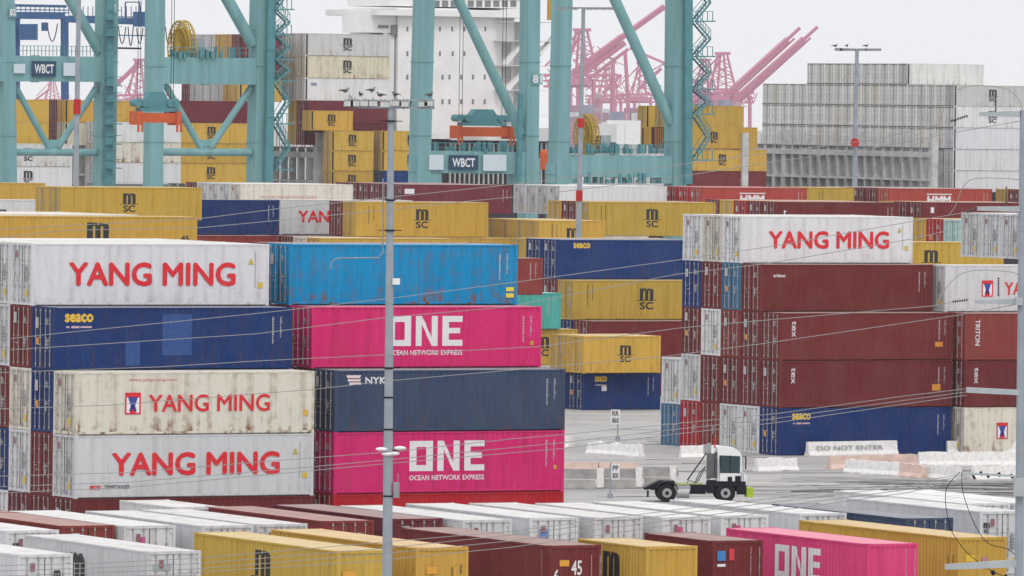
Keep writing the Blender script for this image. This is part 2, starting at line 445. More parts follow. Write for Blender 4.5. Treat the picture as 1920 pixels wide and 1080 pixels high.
# painted marks. face defaults to the side that faces the camera
def mk_msc(o, L, H, s=1.0, cx=None, face='-y', col=INK, top=False):
    cx = L / 2 if cx is None else cx
    w = 1.15 * s; zc = H * .5
    decal(o, 'emblem', m_logo(), face, cx, zc + .42 * s, w, .86 * s, col, L)
    decal(o, 'emblem_bar', poly_mesh('sq', [rq(0, 0, 1, 1)]), face, cx, zc - .045 * s, w * 1.45, .05, col, L)
    decal(o, 'lettering', text_mesh('SC', .035), face, cx, zc - .42 * s, w, .56 * s, col, L)
def mk_code(o, L, H, col=INK, face='-y', x=None, hh=1.25, w=.42):
    x = L - .95 if x is None else x
    decal(o, 'code_marking', dash_mesh(3, 16), face, x, H * .63, w * .2, hh, tuple(.7 * q for q in col), L)
    decal(o, 'code_marking', dash_mesh(4, 11), face, x + .42, H * .68, w * .26, hh * .8, tuple(.7 * q for q in col), L)
def mk_code_left(o, L, H, col=INK): mk_code(o, L, H, col, '-y', 1.2, 1.5)
def mk_text(o, L, H, txt, cx, z, w, h, col, bold=.02, face='-y', rot=0, name='lettering'):
    decal(o, name, text_mesh(txt, bold), face, cx, z, w, h, col, L, rot=rot)
def mk_ym_big(o, L, H, cx=6.1, z=None, w=8.55, h=1.05):
    z = H * .52 if z is None else z
    decal(o, 'lettering', text_mesh('YANG MING', .03), '-y', cx, z, w, h, YMR, L)
    decal(o, 'warning_sticker', poly_mesh('tri', [[(0, 0), (1, 0), (.5, 1), (.5, 1)]]), '-y', L - .95, H * .72, .28, .3, (.5, .4, .05), L)
    decal(o, 'door_seam', poly_mesh('sq', [rq(0, 0, 1, 1)]), '-y', L - .72, H * .58, .03, 1.7, (.3, .3, .32), L)
    decal(o, 'warning_sticker', poly_mesh('sq', [rq(0, 0, 1, 1)]), '-y', L - .45, H * .33, .26, .26, (.62, .45, .05), L)
def mk_ym_logo(o, L, H, cx=2.8, tx=6.9, w=5.6):
    z = H * .5
    decal(o, 'emblem_panel', poly_mesh('sq', [rq(0, 0, 1, 1)]), '-y', cx, z, .8, 1.0, (.8, .8, .84), L, off=.003)
    for me, c in ((ym_frame(), YMR), (ym_red(), YMR), (ym_blue(), (.03, .05, .3))):
        decal(o, 'emblem', me, '-y', cx, z, .8, 1.0, c, L, off=.008)
    decal(o, 'lettering', text_mesh('YANG MING', .018), '-y', tx, z, w, .8, YMR, L)
    decal(o, 'warning_sticker', poly_mesh('sq', [rq(0, 0, 1, 1)]), '-y', L - .45, H * .33, .26, .28, (.62, .4, .05), L)
def mk_one(o, L, H, cx=7.6, face='-y', s=1.0):
    decal(o, 'emblem', one_logo(), face, cx, H * .6, 3.95 * s, 1.42 * s, PAL, L)
    decal(o, 'lettering', text_mesh('OCEAN NETWORK EXPRESS', .02), face, cx, H * .6 - 1.02 * s, 3.95 * s, .24 * s, PAL, L)
def mk_seaco(o, L, H, cx=1.6, z=.83, w=1.45, tail=True):
    decal(o, 'lettering', text_mesh('seaco', .045), '-y', cx, H * z, w, .40, (.72, .48, .04), L)
    if tail: decal(o, 'lettering_underline', poly_mesh('tail', [rq(0, .1, .12, .9), rq(.2, 0, .5, 1), rq(.55, .1, 1, .9)]), '-y', cx, H * z - .42, w * .9, .1, (.55, .4, .45), L)
def mk_nyk(o, L, H):
    decal(o, 'emblem', poly_mesh('nykl', [[(.1, .7), (.9, .7), (1, 1), (0, 1)], [(.1, .35), (.9, .35), (1, .6), (.1, .6)], [(.2, 0), (1, 0), (1, .25), (.2, .25)]]), '-y', 1.0, H * .84, .8, .45, (.75, .6, .6), L)
    decal(o, 'lettering', text_mesh('NYK', .03), '-y', 2.15, H * .83, 1.1, .34, PAL, L)
def mk_label(o, L, H, cx, z, w, h, col, face='-y', name='warning_sticker'):
    decal(o, name, poly_mesh('sq', [rq(0, 0, 1, 1)]), face, cx, z, w, h, col, L)
def mk_hmm(o, L, H):
    decal(o, 'lettering', text_mesh('HMM', .05), '-y', 5.9, H * .60, 2.8, .85, PAL, L)
    decal(o, 'emblem_bar', poly_mesh('sq', [rq(0, 0, 1, 1)]), '-y', 5.9, H * .80, 3.0, .1, PAL, L)
def mk_patch(o, L, H, w0=.2, w1=.6, col=(.03, .14, .38)):
    decal(o, 'repainted_patch', poly_mesh('sq', [rq(0, 0, 1, 1)]), '-y', L * .585, H * .62, 1.35, 1.9, col, L, off=-.02)
MARK = dict(msc=mk_msc, code=mk_code, codel=mk_code_left, text=mk_text, ymbig=mk_ym_big, ymlogo=mk_ym_logo, one=mk_one,
            seaco=mk_seaco, nyk=mk_nyk, label=mk_label, hmm=mk_hmm)
ORD = ['first', 'second', 'third', 'fourth', 'fifth', 'sixth', 'seventh', 'eighth', 'ninth', 'tenth', 'eleventh', 'twelfth', 'thirteenth', 'fourteenth', 'fifteenth', 'sixteenth', 'seventeenth', 'eighteenth', 'nineteenth', 'twentieth']
CN = {YEL: 'yellow', WHT: 'white', CRM: 'cream', BLU: 'dark blue', MAR: 'maroon', MAR2: 'brownish red', PNK: 'pink', CYA: 'bright blue', SLT: 'slate blue',
      RED: 'red', TEA: 'teal', ORG: 'orange red', GRY: 'grey', LBL: 'light blue', TAN: 'tan', DMA: 'dark maroon', NVY: 'navy'}
def block(org, rows, where, pitch=2.5, glabel=None):
    """rows[i] = list bottom-up of None or (colour, L, H, reefer, label or None, marks)"""
    for i, row in enumerate(rows):
        z = 0; p = org + V * (pitch * i)
        for k, c in enumerate(row):
            if c is None: z += HC; continue
            if isinstance(c, float): z += c; continue
            col, L, H, reef, lab, mk = (list(c) + [None] * 6)[:6]
            L = L or L40; H = H or HC
            lab = lab or '%s container, %s row back, %s tier from the ground, %s' % (CN[col], ORD[i], ORD[k], where)
            container(p, z, L, H, col, lab, bool(reef), marks=mk)
            z += H
# ------------------------------------------------------------------ ground
def ground():
    m, t, b = newmat('concrete_yard')
    tcn = t.nodes.new('ShaderNodeTexCoord'); v = tcn.outputs['Object']
    n1 = noise_node(t, v, .05, 6); n2 = noise_node(t, v, .35, 6, (.12, 1.6, 1)); n3 = noise_node(t, v, 1.3, 5)
    c = mixc(t, rampn(t, n1, .35, .65), (.33, .32, .315, 1), (.42, .41, .40, 1))
    c = mixc(t, mathn(t, 'MULTIPLY', rampn(t, n2, .50, .68), .6), c, (.16, .155, .16, 1))
    c = mixc(t, mathn(t, 'MULTIPLY', rampn(t, n3, .5, .75), .25), c, (.2, .195, .195, 1))
    n5 = noise_node(t, v, .9, 4, (.9, .9, 1)); c = mixc(t, mathn(t, 'MULTIPLY', rampn(t, n5, .62, .68), .5), c, (.13, .125, .125, 1))   # oil and tar spots
    n6 = noise_node(t, v, .5, 3, (.05, 4.5, 1)); c = mixc(t, mathn(t, 'MULTIPLY', rampn(t, n6, .55, .62), .3), c, (.50, .49, .48, 1))
    t.links.new(c, b.inputs['Base Color']); b.inputs['Roughness'].default_value = .85
    bb = MB(); bb.q((-2500, -200, 0), (2500, -200, 0), (2500, 6000, 0), (-2500, 6000, 0))
    tag(obj('ground', bb.data('ground', [m])), None, None, kind='structure')
    mk = solid('road_marking_paint', (.62, .61, .56), .8, .4, .7)
    bb = MB()
    for py, x0, x1 in ((859, 1060, 1900), (791, 1060, 1236), (776, 1060, 1236), (903, 1060, 1560)):
        a = onz(x0, py, .004); d = Vector((1, .0, 0)); a2 = onz(x1, py, .004)
        bb.q(a, (a2.x, a.y, .004), (a2.x, a.y + .7, .004), (a.x, a.y + .7, .004))
    tag(obj('road_marking', bb.data('road_marking', [mk])), None, None, kind='structure')
    seam = solid('tar_seam', (.10, .10, .11), .9, .3, .7)
    bb = MB()
    rr = random.Random(4)
    for i in range(170):
        px = rr.uniform(1060, 1915); py = rr.uniform(800, 935) if i < 90 else rr.gauss(917, 9) - (1700 - px) * .01
        if i >= 90: px = rr.uniform(1440, 1915)
        a = onz(px, py, .008); l = rr.uniform(3, 16); d = Vector((math.cos(.15 + rr.uniform(-.3, .4)), math.sin(.15 + rr.uniform(-.3, .4)), 0))
        nrm = Vector((-d.y, d.x, 0)) * rr.uniform(.1, .35)
        q = a + d * l
        bb.q(a, q, q + nrm * .3, a + nrm)
    tag(obj('tyre_marks', bb.data('tyre_marks', [seam])), None, None, kind='structure')
ground()

# ------------------------------------------------------------------ left front stack
YMB = [('ymbig',)]
OL = Vector((-19.92, 348.7, 0)); OM = Vector((-8.21, 355.6, 0)); OR_ = Vector((16.37, 463.1, 0))
lw = 'left front stack'
block(OL, [
    [(MAR, None, None, 0, 'maroon container at the foot of the left front stack, mostly hidden by white roofs'),
     (WHT, None, None, 1, 'clean white reefer reading YANG MING low in the left front stack, eco text below',
      [('ymbig', 6.15, 1.55, 8.6, 1.08), ('text', 'eco', .75 + .3, .5, .55, .2, YMR, .03), ('text', 'TEMPTAINER', 2.15, .52, 1.3, .17, (.1, .1, .12), .02)]),
     ((.69, .66, .58, .75), None, None, 1, 'rust-stained cream reefer with square emblem and YANG MING in the left stack',
      [('ymlogo', 2.9, 6.8, 6.2), ('text', 'www.yang-ming.com', 3.9, 2.52, 2.4, .17, (.6, .15, .13), .0)])],
    [(MAR,), (MAR,), (BLU,), (BLU, None, None, 0, 'dark blue container with yellow seaco lettering and paler patches in the left stack',
      [('seaco', 1.3), ('code', PAL), ('label', 6.3, 1.62, 1.5, 1.9, (.010, .060, .235), '-y', 'repainted_patch'), ('label', 4.05, .75, .75, 1.1, (.010, .060, .235), '-y', 'repainted_patch')])],
    [(DMA,), (WHT, None, None, 1), (CRM, None, None, 1), (MAR,),
     (WHT, None, None, 1, 'white reefer with the largest YANG MING lettering, on top of the left front stack', [('ymbig', 6.15, 1.47, 8.6, 1.12)])],
    [(WHT,), (BLU,), (MAR,), (WHT, None, None, 1), (WHT, None, None, 1)],
    [None, None, None, None, (CRM, None, None, 1)],
    [None, None, None, None, (WHT, None, None, 1)],
    [None, None, None, None, (WHT, None, None, 1)],
], lw)
# ------------------------------------------------------------------ middle front stack
block(OM, [
    [(RED, None, None, 0, 'bright red container at the foot of the pink stack, only its upper edge showing'),
     (PNK, None, None, 0, 'lower of the two bright pink containers reading ONE, second tier', [('one', 5.95), ('code', PAL), ('label', L40 - .5, 1.15, .16, .2, (.6, .3, .03))]),
     (SLT, None, None, 0, 'faded slate blue container reading NYK between the two pink ones', [('nyk',), ('code', PAL)])],
    [None, None, (MAR,), (PNK, None, None, 0, 'upper of the two bright pink containers reading ONE, under the bright blue one', [('one', 6.0), ('code', PAL), ('label', L40 - .5, 1.15, .16, .2, (.6, .3, .03))])],
    [None, None, None, (MAR,),
     (CYA, None, None, 0, 'weathered bright blue container with rust along its bottom, top of the pink stack',
      [('code', PAL), ('label', L40 - .4, .75, .42, .2, (.7, .6, .05)), ('label', L40 - .4, .45, .42, .2, (.7, .6, .05))])],
    [None, None, None, None, (MAR,)],
], 'pink stack')
# ------------------------------------------------------------------ right stack
block(OR_, [
    [(BLU, None, None, 0, 'dark blue container with small yellow seaco lettering behind the DO NOT ENTER barrier', [('seaco', 1.55, .82, 1.3), ('code', PAL)]),
     (MAR, None, None, 0, 'maroon container with upright tex lettering resting on the dark blue seaco one', [('text', 'tex', .95, 1.95, 1.0, .3, (.6, .58, .58), .02, '-y', -math.pi / 2), ('code', PAL), ('label', 11.05, 1.2, .6, .4, (.6, .25, .02))]),
     (MAR, None, None, 0, 'maroon container with upright tex lettering, third tier of the right stack', [('text', 'tex', .95, 1.9, 1.0, .3, (.6, .58, .58), .02, '-y', -math.pi / 2), ('code', PAL), ('label', 11.2, .95, .55, .3, (.6, .25, .02))])],
    [(WHT, None, None, 1), (MAR,), (MAR,), (MAR, None, None, 0, 'maroon container with small white triton lettering, directly under the right YANG MING box', [('text', 'triton', 1.3, 2.2, .85, .2, PAL, .03), ('code', PAL)])],
    [(WHT, None, None, 1), (MAR,), (MAR2,), (LBL,), (WHT, None, None, 1, 'white reefer reading YANG MING on top of the right stack, crossed by wires', [('ymbig', 6.2, 1.45, 8.6, 1.1)])],
    [(MAR2,), (MAR,), (WHT, None, None, 1), (MAR,), (CRM, None, None, 1)],
    [(RED,), (WHT, None, None, 1), (MAR,), (BLU,), (WHT, None, None, 1)],
    [(LBL, None, HS), (WHT, None, None, 1)],
], 'right stack')
# second bay to the right
OR2 = onz(1808, 764, HC); OR2.z = 0
block(OR2, [
    [(CRM, None, None, 1, 'cream reefer with square emblem on the ground behind white barriers at the right edge', [('ymlogo', 2.75, 6.7, 5.8)]),
     (MAR, None, None, 0, 'maroon container with upright tex lettering at the right edge', [('text', 'tex', .85, 1.95, 1.0, .3, (.6, .58, .58), .02, '-y', -math.pi / 2)]),
     (MAR2, None, None, 0, 'brownish red container with long upright lettering at the right edge', [('text', 'TRITON', .9, 1.7, 1.6, .34, PAL, .02, '-y', -math.pi / 2)])],
    [(WHT,), (MAR,), (MAR,), (WHT, None, None, 1, 'white reefer with square red and blue emblem near the right pole', [('ymlogo', 3.05, 7.1, 5.6)])],
], 'stack at the right edge')
def P(px, py, zt, H, L, col, lab, reef=False, marks=None, lite=False, right=False, rowk=0):
    p = onz(px, py, zt) + V * (2.5 * rowk)
    if right: p = p - U * L
    return container(p, zt - H, L, H, col, lab, reef, marks=marks, lite=lite), p
MSC = [('msc',), ('codel',)]
# white reefers and yellow box behind the second bay
for k in range(3):
    P(1914, 402, 5 * HC, HC, L40, WHT, 'tall white reefer door end, %s of three beside the right pole' % ('rightmost', 'middle', 'leftmost')[k], True, rowk=k)
P(1912, 401, 4 * HC, HC, L40, CRM, 'cream reefer under the three white reefer ends beside the right pole', True)
P(1610, 453, 4 * HC, HC, L40, YEL, 'yellow container with a half hidden black emblem right of the upper right YANG MING box', marks=[('msc',)])
for k, (c, px) in enumerate(((TEA, 1770), (RED, 1741), (YEL, 1712))):
    P(1801, 412, 12.95, HS, L40, (c if c != TEA else (.4, .6, .58, .1)), '%s container end above the yellow box at the right' % ('white and teal', 'red', 'small yellow')[k], rowk=k)
# ------------------------------------------------------------------ middle distance, between the front stacks
P(1095, 699, HS, HS, L20, BLU, 'short dark blue container on the ground beyond the open yard', marks=[('seaco', 1.35, .83, .95), ('code', PAL), ('label', 1.6, 1.5, .4, .36, PAL)])
P(1095, 630, 2 * HS, HS, L20, YEL, 'short yellow container with black emblem, on the short dark blue one', marks=[('msc', .75, 3.3)])
P(1095, 630, 2 * HS, HS, L20, YEL, 'short yellow container end left of the short emblem container, upper tier', rowk=1)
P(1095, 699, HS, HS, L20, BLU, 'dark container end behind the short dark blue one, lower tier', rowk=1)
P(1083, 617, 2 * HS, HS, L40, YEL, 'yellow container side half hidden behind two short yellow ends', marks=[('msc', .9, 9.4)], right=True)
P(1052, 549, 3 * HS, HS, L40, TEA, 'teal container end of side showing right of the upper pink one', marks=[('code', PAL)], right=True)
P(1018, 484, 4 * HS, HS, L40, MAR2, 'brownish red container showing right of the bright blue one', marks=[('code', PAL)], right=True)
NB = onz(1105, 602, HS + HC)
for i, k, c, lab, mk in (
        (0, 1, MAR, 'maroon container with small white placard, below the yellow emblem side', [('label', 1.5, 1.7, .35, .55, PAL)]),
        (0, 0, MAR, 'maroon container at ground level behind the short containers', None),
        (1, 1, NVY, 'navy container end under the yellow emblem container left of the right stack', None),
        (1, 2, YEL, 'yellow container with black emblem left of the right stack, under the dark blue seaco one', [('msc',), ('codel',)]),
        (2, 2, DMA, 'dark maroon container end left of the yellow emblem container', None),
        (2, 3, BLU, 'dark blue container with yellow seaco lettering left of the upper right YANG MING box', [('seaco', 2.0, .85, 1.4, False)]),
        (3, 3, BLU, 'dark blue container end left of the long dark blue seaco side', None),
        (4, 3, YEL, 'thin slice of yellow container end right of the bright blue container', None)):
    p = NB + V * (2.5 * i); z = (0, HS, HS + HC, HS + 2 * HC)[k]; H = (HS, HC, HC, HC)[k]
    container(p, z, L40, H, c, lab, marks=mk)
# ------------------------------------------------------------------ far yard rows
D8 = 12.95
P(1012, 413, 4 * HC, HC, L20, YEL, 'short yellow container with black emblem above the dark blue seaco one', marks=[('msc', .95, 3.1), ('codel',)])
for k in (1, 2, 3): P(1012, 413, 4 * HC, HC, L20, YEL, 'yellow container end, %s to the left of the short emblem container' % ORD[k - 1], rowk=k)
P(1105, 378, D8, HC, L40, YEL, 'long yellow container with black emblem left of the upper right YANG MING box', marks=MSC)
P(1105, 378, D8, HC, L40, MAR, 'maroon container end left of the long yellow emblem container', rowk=1)
P(1105, 378, D8, HC, L40, YEL, 'yellow container end two rows left of the long yellow emblem container', rowk=2)
P(1105, 378, D8 - HC, HC, L40, MAR, 'maroon strip of container under the long yellow emblem container')
P(1050, 348, D8, HC, L40, WHT, 'long white reefer side in the far row below the crane legs', True, lite=False)
for k in (1, 2, 3):
    P(1050, 348, D8, HC, L40, WHT, 'white reefer end, %s left of the long white side, far row' % ORD[k - 1], True, rowk=k)
    P(1050, 348, D8 - HC, HC, L40, WHT if k != 2 else CRM, 'white reefer end, %s left and one tier below the far row top' % ORD[k - 1], True, rowk=k)
P(960, 347, D8, HC, L40, DMA, 'maroon container with white plate in the far row right of the tall light mast', marks=[('label', .75, 2.2, 1.1, .5, PAL), ('code', PAL)], right=True)
P(960, 347, D8 - HC, HC, L40, DMA, 'maroon container one tier below the far row top right of the mast', right=True)
pm = onz(960, 347, D8) - U * L40
for k in range(1, 6):
    container(pm + V * (2.5 * k), D8 - HC, L40, HC, DMA if k != 3 else MAR, 'maroon container end, %s left of the far maroon side' % ORD[k - 1])
P(662, 346, D8, HC, L40, CRM, 'cream reefer side with small pinkish web address in the far row', True, marks=[('text', 'www.yang-ming.com', 5.2, 1.6, 6.0, .5, (.6, .3, .3), .0)], right=True)
pm = onz(662, 346, D8) - U * L40
for k in range(1, 4): container(pm + V * (2.5 * k), D8 - HC, L40, HC, WHT, 'white reefer end, %s left of the cream far side' % ORD[k - 1], True)
container(pm + V * 10, D8 - HC, L40, HC, MAR, 'maroon container end in the far row right of the yellow emblem container')
for px, wh in ((1315, 'left'), (1668, 'right')):
    P(px, 351 + (2 if px > 1500 else 0), D8, HC, L40, ORG, 'orange red container with white HMM letters, %s one in the far row' % wh, marks=[('hmm',), ('code', PAL)])
    for k in (1, 2, 3): P(px, 351 + (2 if px > 1500 else 0), D8, HC, L40, RED if px < 1500 else MAR, '%s container end, %s left of the %s orange red side' % ('red' if px < 1500 else 'maroon', ORD[k - 1], wh), rowk=k)
P(1668, 353, D8, HC, L40, WHT, 'white container end between a short yellow side and maroon ends', rowk=4)
P(1505, 351, D8, HC, L20, YEL, 'short yellow container side between the two orange red ones', marks=[('code', INK, '-y', 2.0, 1.2)])
P(1505, 351, D8, HC, L20, YEL, 'yellow container end beside the short yellow far side', rowk=1)
for k, c in enumerate((MAR, YEL)): P(1914, 355, D8, HC, L40, c, '%s container end at the right end of the far row' % CN[c], rowk=k)
P(1455, 378, D8, HC, L40, MAR, 'long maroon side right behind the upper right YANG MING roof', marks=[('text', 't', .9, 1.9, .3, .6, PAL, .02), ('code', PAL)])
for k, c in enumerate((MAR, RED, YEL, DMA)): P(1455, 378, D8, HC, L40, c, '%s container end, %s left of the long maroon side' % (CN[c], ORD[k]), rowk=k + 1)
P(1730, 379, D8, HC, L40, MAR, 'maroon side with tiny white plate near the right pole', marks=[('label', 1.0, 2.2, .35, .5, PAL)])
for k, c in enumerate((DMA, YEL)): P(1730, 379, D8, HC, L40, c, '%s container end left of the plated maroon side' % CN[c], rowk=k + 1)
# left part
P(115, 350, 14.175, HS, L40, YEL, 'long yellow container with black emblem behind the left stack', marks=[('msc', .95, 5.9)])
P(115, 350, 14.175, HS, L40, YEL, 'yellow container end left of the long yellow emblem side', rowk=1)
P(115, 350, 14.175 - HS, HC, L40, YEL, 'yellow container under the long yellow emblem one behind the left stack')
P(85, 343, D8, HC, L40, YEL, 'plain yellow container at the far left edge', right=True)
P(136, 375, D8, HC, L40, WHT, 'white container with half hidden black emblem at the left edge', marks=[('msc', .8, 6.0)], right=True)
P(370, 406, 14.175, HC, L45, YEL, 'long yellow container with only its emblem top showing, behind the left roofs', marks=[('msc', 1.25, 7.2), ('text', '45', L45 - .8, 1.6, .5, .3, INK)], right=True)
for k in (1, 2, 3, 4): P(300 - 8 * k, 404, 14.175, HC, L45, CRM, 'cream container roof, %s behind the left yellow one' % ORD[k - 1], True, right=True, rowk=k)
P(524, 375, D8, HC, L40, BLU, 'dark blue container between yellow and white ones behind the left stack', marks=[('code', PAL)], right=True)
P(547, 442, D8 - HC, HC, L40, MAR2, 'reddish strip of container under the dark blue one behind the left stack', right=True)
P(527, 374, D8, HC, L40, WHT, 'white reefer with YAN of its red lettering showing', True, marks=[('ymbig', 5.6, 1.5, 8.0, 1.0)])
P(668, 378, D8, HC, L40, YEL, 'long yellow container with black emblem above the bright blue one', marks=MSC)
P(668, 378, D8, HC, L40, MAR, 'maroon container end beside the YAN lettering', rowk=1)
for k in (1, 2, 3): P(600, 446, D8 - HC, HC, L40, (CRM, MAR, MAR)[k - 1], '%s container end low beside the yellow strip above the bright blue one, %s' % ('cream' if k == 1 else 'maroon', ORD[k - 1]), rowk=k)
for k in range(0, 4): P(1050, 348, D8 - 2 * HC, HC, L40, (YEL, WHT, MAR, WHT)[k], '%s container end two tiers below the far white row, %s' % (('yellow', 'white', 'maroon', 'white')[k], ORD[k]), rowk=k)
P(600, 446, D8 - HC, HC, L40, YEL, 'strip of yellow container directly above the bright blue one, left part')
P(962, 446, D8 - HC, HC, L40, YEL, 'strip of yellow container directly above the bright blue one, right part', right=True)

# ------------------------------------------------------------------ foreground rows, parked across the others
def fgn(px, py, L, col, lab, zt=HC, reef=False, marks=None, door=False, H=HC):
    """(px,py): top left corner of the end that faces the camera"""
    c = onz(px, py, zt)
    if door: return container(c + U * CW, zt - H, L, H, col, lab, reef, rz=TH + math.pi / 2, marks=marks)
    return container(c + V * L, zt - H, L, H, col, lab, reef, rz=TH - math.pi / 2, marks=marks)
fgn(633, 1033, L45, YEL, 'yellow container end with orange sticker, left of the grey light mast foot', marks=[('msc', 1.25, 6.6), ('label', .55, 1.9, .6, .3, (.68, .32, .03), '+x')])
fgn(780, 1027, L45, YEL, 'yellow container end right of the grey light mast foot', marks=[('label', .75, 1.95, .5, .3, (.68, .32, .03), '+x'), ('code', INK, '+x', 1.7, .5)])
fgn(1030, 1023, L45, MAR, 'maroon container with white 45 on its end', marks=[('text', '45', 1.3, 1.95, .5, .62, PAL, .02, '+x'), ('text', '6', .35, 1.6, .26, .6, PAL, .02, '+x'), ('label', .72, 2.15, .45, .26, (.68, .32, .03), '+x'), ('code', PAL, '+x', 2.0, 1.3, .2), ('label', 13.0, 1.9, .08, 1.6, PAL)])
fgn(1212, 1025, L20, YEL, 'short plain yellow container in the front row', marks=[('msc', 1.25, 2.9)])
fgn(1337, 1014, L20, MAR, 'short maroon container with blue and red stickers in the front row', marks=[('label', .42, 2.25, .4, .42, (.03, .2, .5), '+x'), ('label', .92, 2.3, .24, .5, (.6, .03, .05), '+x'), ('label', .42, 1.85, .4, .12, PAL, '+x'), ('code', PAL, '+x', 1.85, 1.6, .2)])
fgn(1627, 1020, L40, (.72, .06, .23, .05), 'faded pink container in the front row reading ONE', marks=[('one', 6.25, '-y', 1.0), ('code', PAL, '+x', 1.9, 1.7, .15)])
fgn(1797, 1008, L45, YEL, 'long yellow container at the right of the front row', marks=[('label', .6, 2.0, .45, .3, (.7, .45, .03), '+x'), ('label', 1.35, 1.9, .3, .3, (.4, .2, .2), '+x'), ('code', INK, '-y', 12.9, .5)])
fgn(33, 1040, L40, WHT, 'white reefer end with yellow warning triangle at the lower left corner', reef=True, door=True, zt=HC, marks=[('text', 'm', 1.75, 2.1, .3, .3, INK, .05, '-x')])
fgn(275, 1034, L40, WHT, 'white reefer end with grey plates, big black emblem on its side', reef=True, door=True, marks=[('text', 'm', 5.4, 1.9, 1.5, 1.1, INK, .06, '+y'), ('label', .7, 2.25, .8, .26, (.3, .36, .38), '-x', 'label_plate')])
grp = [(12, 995, WHT, 1, 'white reefer end with tiny black emblem at the left edge, second row'),
       (118, 986, MAR2, 0, 'reddish container end low at the left, second row'),
       (233, 986, WHT, 1, 'white reefer end with magenta mark, second row left'),
       (380, 986, WHT, 1, 'white reefer end left of the yellow roofs, second row'),
       (482, 983, WHT, 1, 'white reefer end beside the reddish pair, second row'),
       (608, 977, MAR2, 0, 'reddish container with pale roof, second row left of the mast'),
       (738, 973, DMA, 0, 'dark brown container end just right of the mast, second row'),
       (868, 975, WHT, 1, 'white reefer end above the maroon 45 container, second row'),
       (994, 971, WHT, 1, 'white reefer end with blue starry mark, second row'),
       (1115, 970, WHT, 1, 'white reefer end behind the short yellow container, second row'),
       (1243, 970, WHT, 1, 'white reefer end with magenta triangle, left one of two'),
       (1352, 967, WHT, 1, 'white reefer end with magenta triangle, right one of two'),
       (1500, 963, WHT, 1, 'white reefer end left of the blue container, second row'),
       (1700, 972, SLT, 0, 'dark blue container low in the second row at the right'),
       (1838, 959, WHT, 1, 'white reefer end with small black emblem by the right pole')]
for i, (px, py, c, reef, lab) in enumerate(grp):
    mk = []
    if i == 0: mk = [('text', 'm', .45, 2.25, .3, .25, INK, .05, '-x')]
    if i == 2: mk = [('label', .85, 2.2, .32, .4, (.5, .05, .25), '-x', 'emblem')]
    if i == 8: mk = [('label', .7, 2.2, .4, .4, (.12, .22, .5), '-x', 'emblem')]
    if i in (10, 11): mk = [('label', .85, 2.3, .35, .3, (.5, .05, .2), '-x', 'emblem')]
    if i == 14: mk = [('text', 'm', .35, 2.25, .34, .26, INK, .05, '-x'), ('text', 'SC', .35, 2.0, .3, .16, INK, .04, '-x')]
    fgn(px, py, L40, c, lab, reef=bool(reef), door=True, marks=mk)
# third row: only roofs show
for px, py, c, lab in ((-60, 962, MAR2, 'reddish roof at the far left edge of the third row'), (330, 951, WHT, 'white roof in front of the left stack, third row'),
                       
                       (1810, 944, WHT, 'white roof second from the right pole, third row'), (1912, 944, WHT, 'white roof nearest the right pole, third row')):
    fgn(px, py, L40 if px != 330 else L20, c, lab, reef=(c == WHT), door=True)
# ------------------------------------------------------------------ ship's cargo
def SD(px): return 1000 + .0367 * (px - 960)
_sc = {}
def ship(px, py, col, lab, L=L40, H=HC, right=False, rowk=0, dD=0, marks=None, reef=False, group=None):
    p = at(px, py, SD(px) + dD); key = (px, dD, right)
    if key in _sc:          # stand exactly on / under the neighbour of the same column
        q = min(_sc[key], key=lambda v: abs(v.z - p.z))
        if abs(q.z - p.z) < 1.2: p = q.copy()
    _sc.setdefault(key, []).append(Vector((p.x, p.y, p.z - H))); z = p.z
    p = p + V * (2.5 * rowk) - (U * L if right else U * 0)
    return container(p, z - H, L, H, col, lab, reef, lite=True, marks=marks, group=group)
MS = [('msc', 1.05)]
SHP = 'on the ship left of the white superstructure'
for k, (py, c, t) in enumerate(((62, GRY, 'grey'), (104, TAN, 'tan'), (146, WHT, 'off-white'))):
    ship(573, py, c, '%s ship container side, %s tier from the top, left of the ship tower' % (t, ORD[k]), marks=MS if k < 2 else [('label', 1.3, 2.1, .8, .35, (.2, .22, .3))])
    for r in (1, 2, 3): ship(573, py, c if r != 2 else GRY, '%s container end, %s left of the %s long side, beside the crane stairs' % (t if r != 2 else 'grey', ORD[r - 1], t), rowk=r)
for k, py in enumerate((188, 230)):
    ship(572, py, DMA, 'dark maroon ship container, %s of two below the off-white one' % ('upper', 'lower')[k])
    ship(572, py, YEL, 'yellow ship container end, %s, beside the crane stairs' % ('upper', 'lower')[k], rowk=1)
ship(583, 207, YEL, 'short yellow ship container with dark emblem in front of the maroon ones', L20, HS, dD=-4, marks=[('msc', .95, 3)])
for k, py in enumerate((245, 283, 321)):
    ship(622, py, YEL, 'short yellow ship container with dark emblem, %s in its column' % ORD[k], L20, HS, dD=-6, marks=[('msc', .95, 3)])
    ship(716, py, (YEL, YEL, BLU)[k], '%s short ship container behind the light mast, %s in its column' % (('yellow', 'yellow', 'dark blue')[k], ORD[k]), L20, HS, dD=-6, marks=[('msc', .95, 4.3)] if k < 2 else None)
for k, py in enumerate((192, 233)): ship(845, py, YEL, 'ochre ship container showing right of the crane leg, %s' % ('upper', 'lower')[k], right=True, dD=14)
for k, py in enumerate((187, 228)):
    ship(92, py, YEL, 'yellow ship container side at the far left, %s' % ('upper', 'lower')[k], right=True)
    ship(122, py, YEL if k == 0 else TAN, '%s ship container behind the left crane brace, %s' % ('yellow' if k == 0 else 'tan', ('upper', 'lower')[k]))
    ship(122, py, DMA, 'dark maroon ship container end between yellow sides, %s' % ('upper', 'lower')[k], rowk=1)
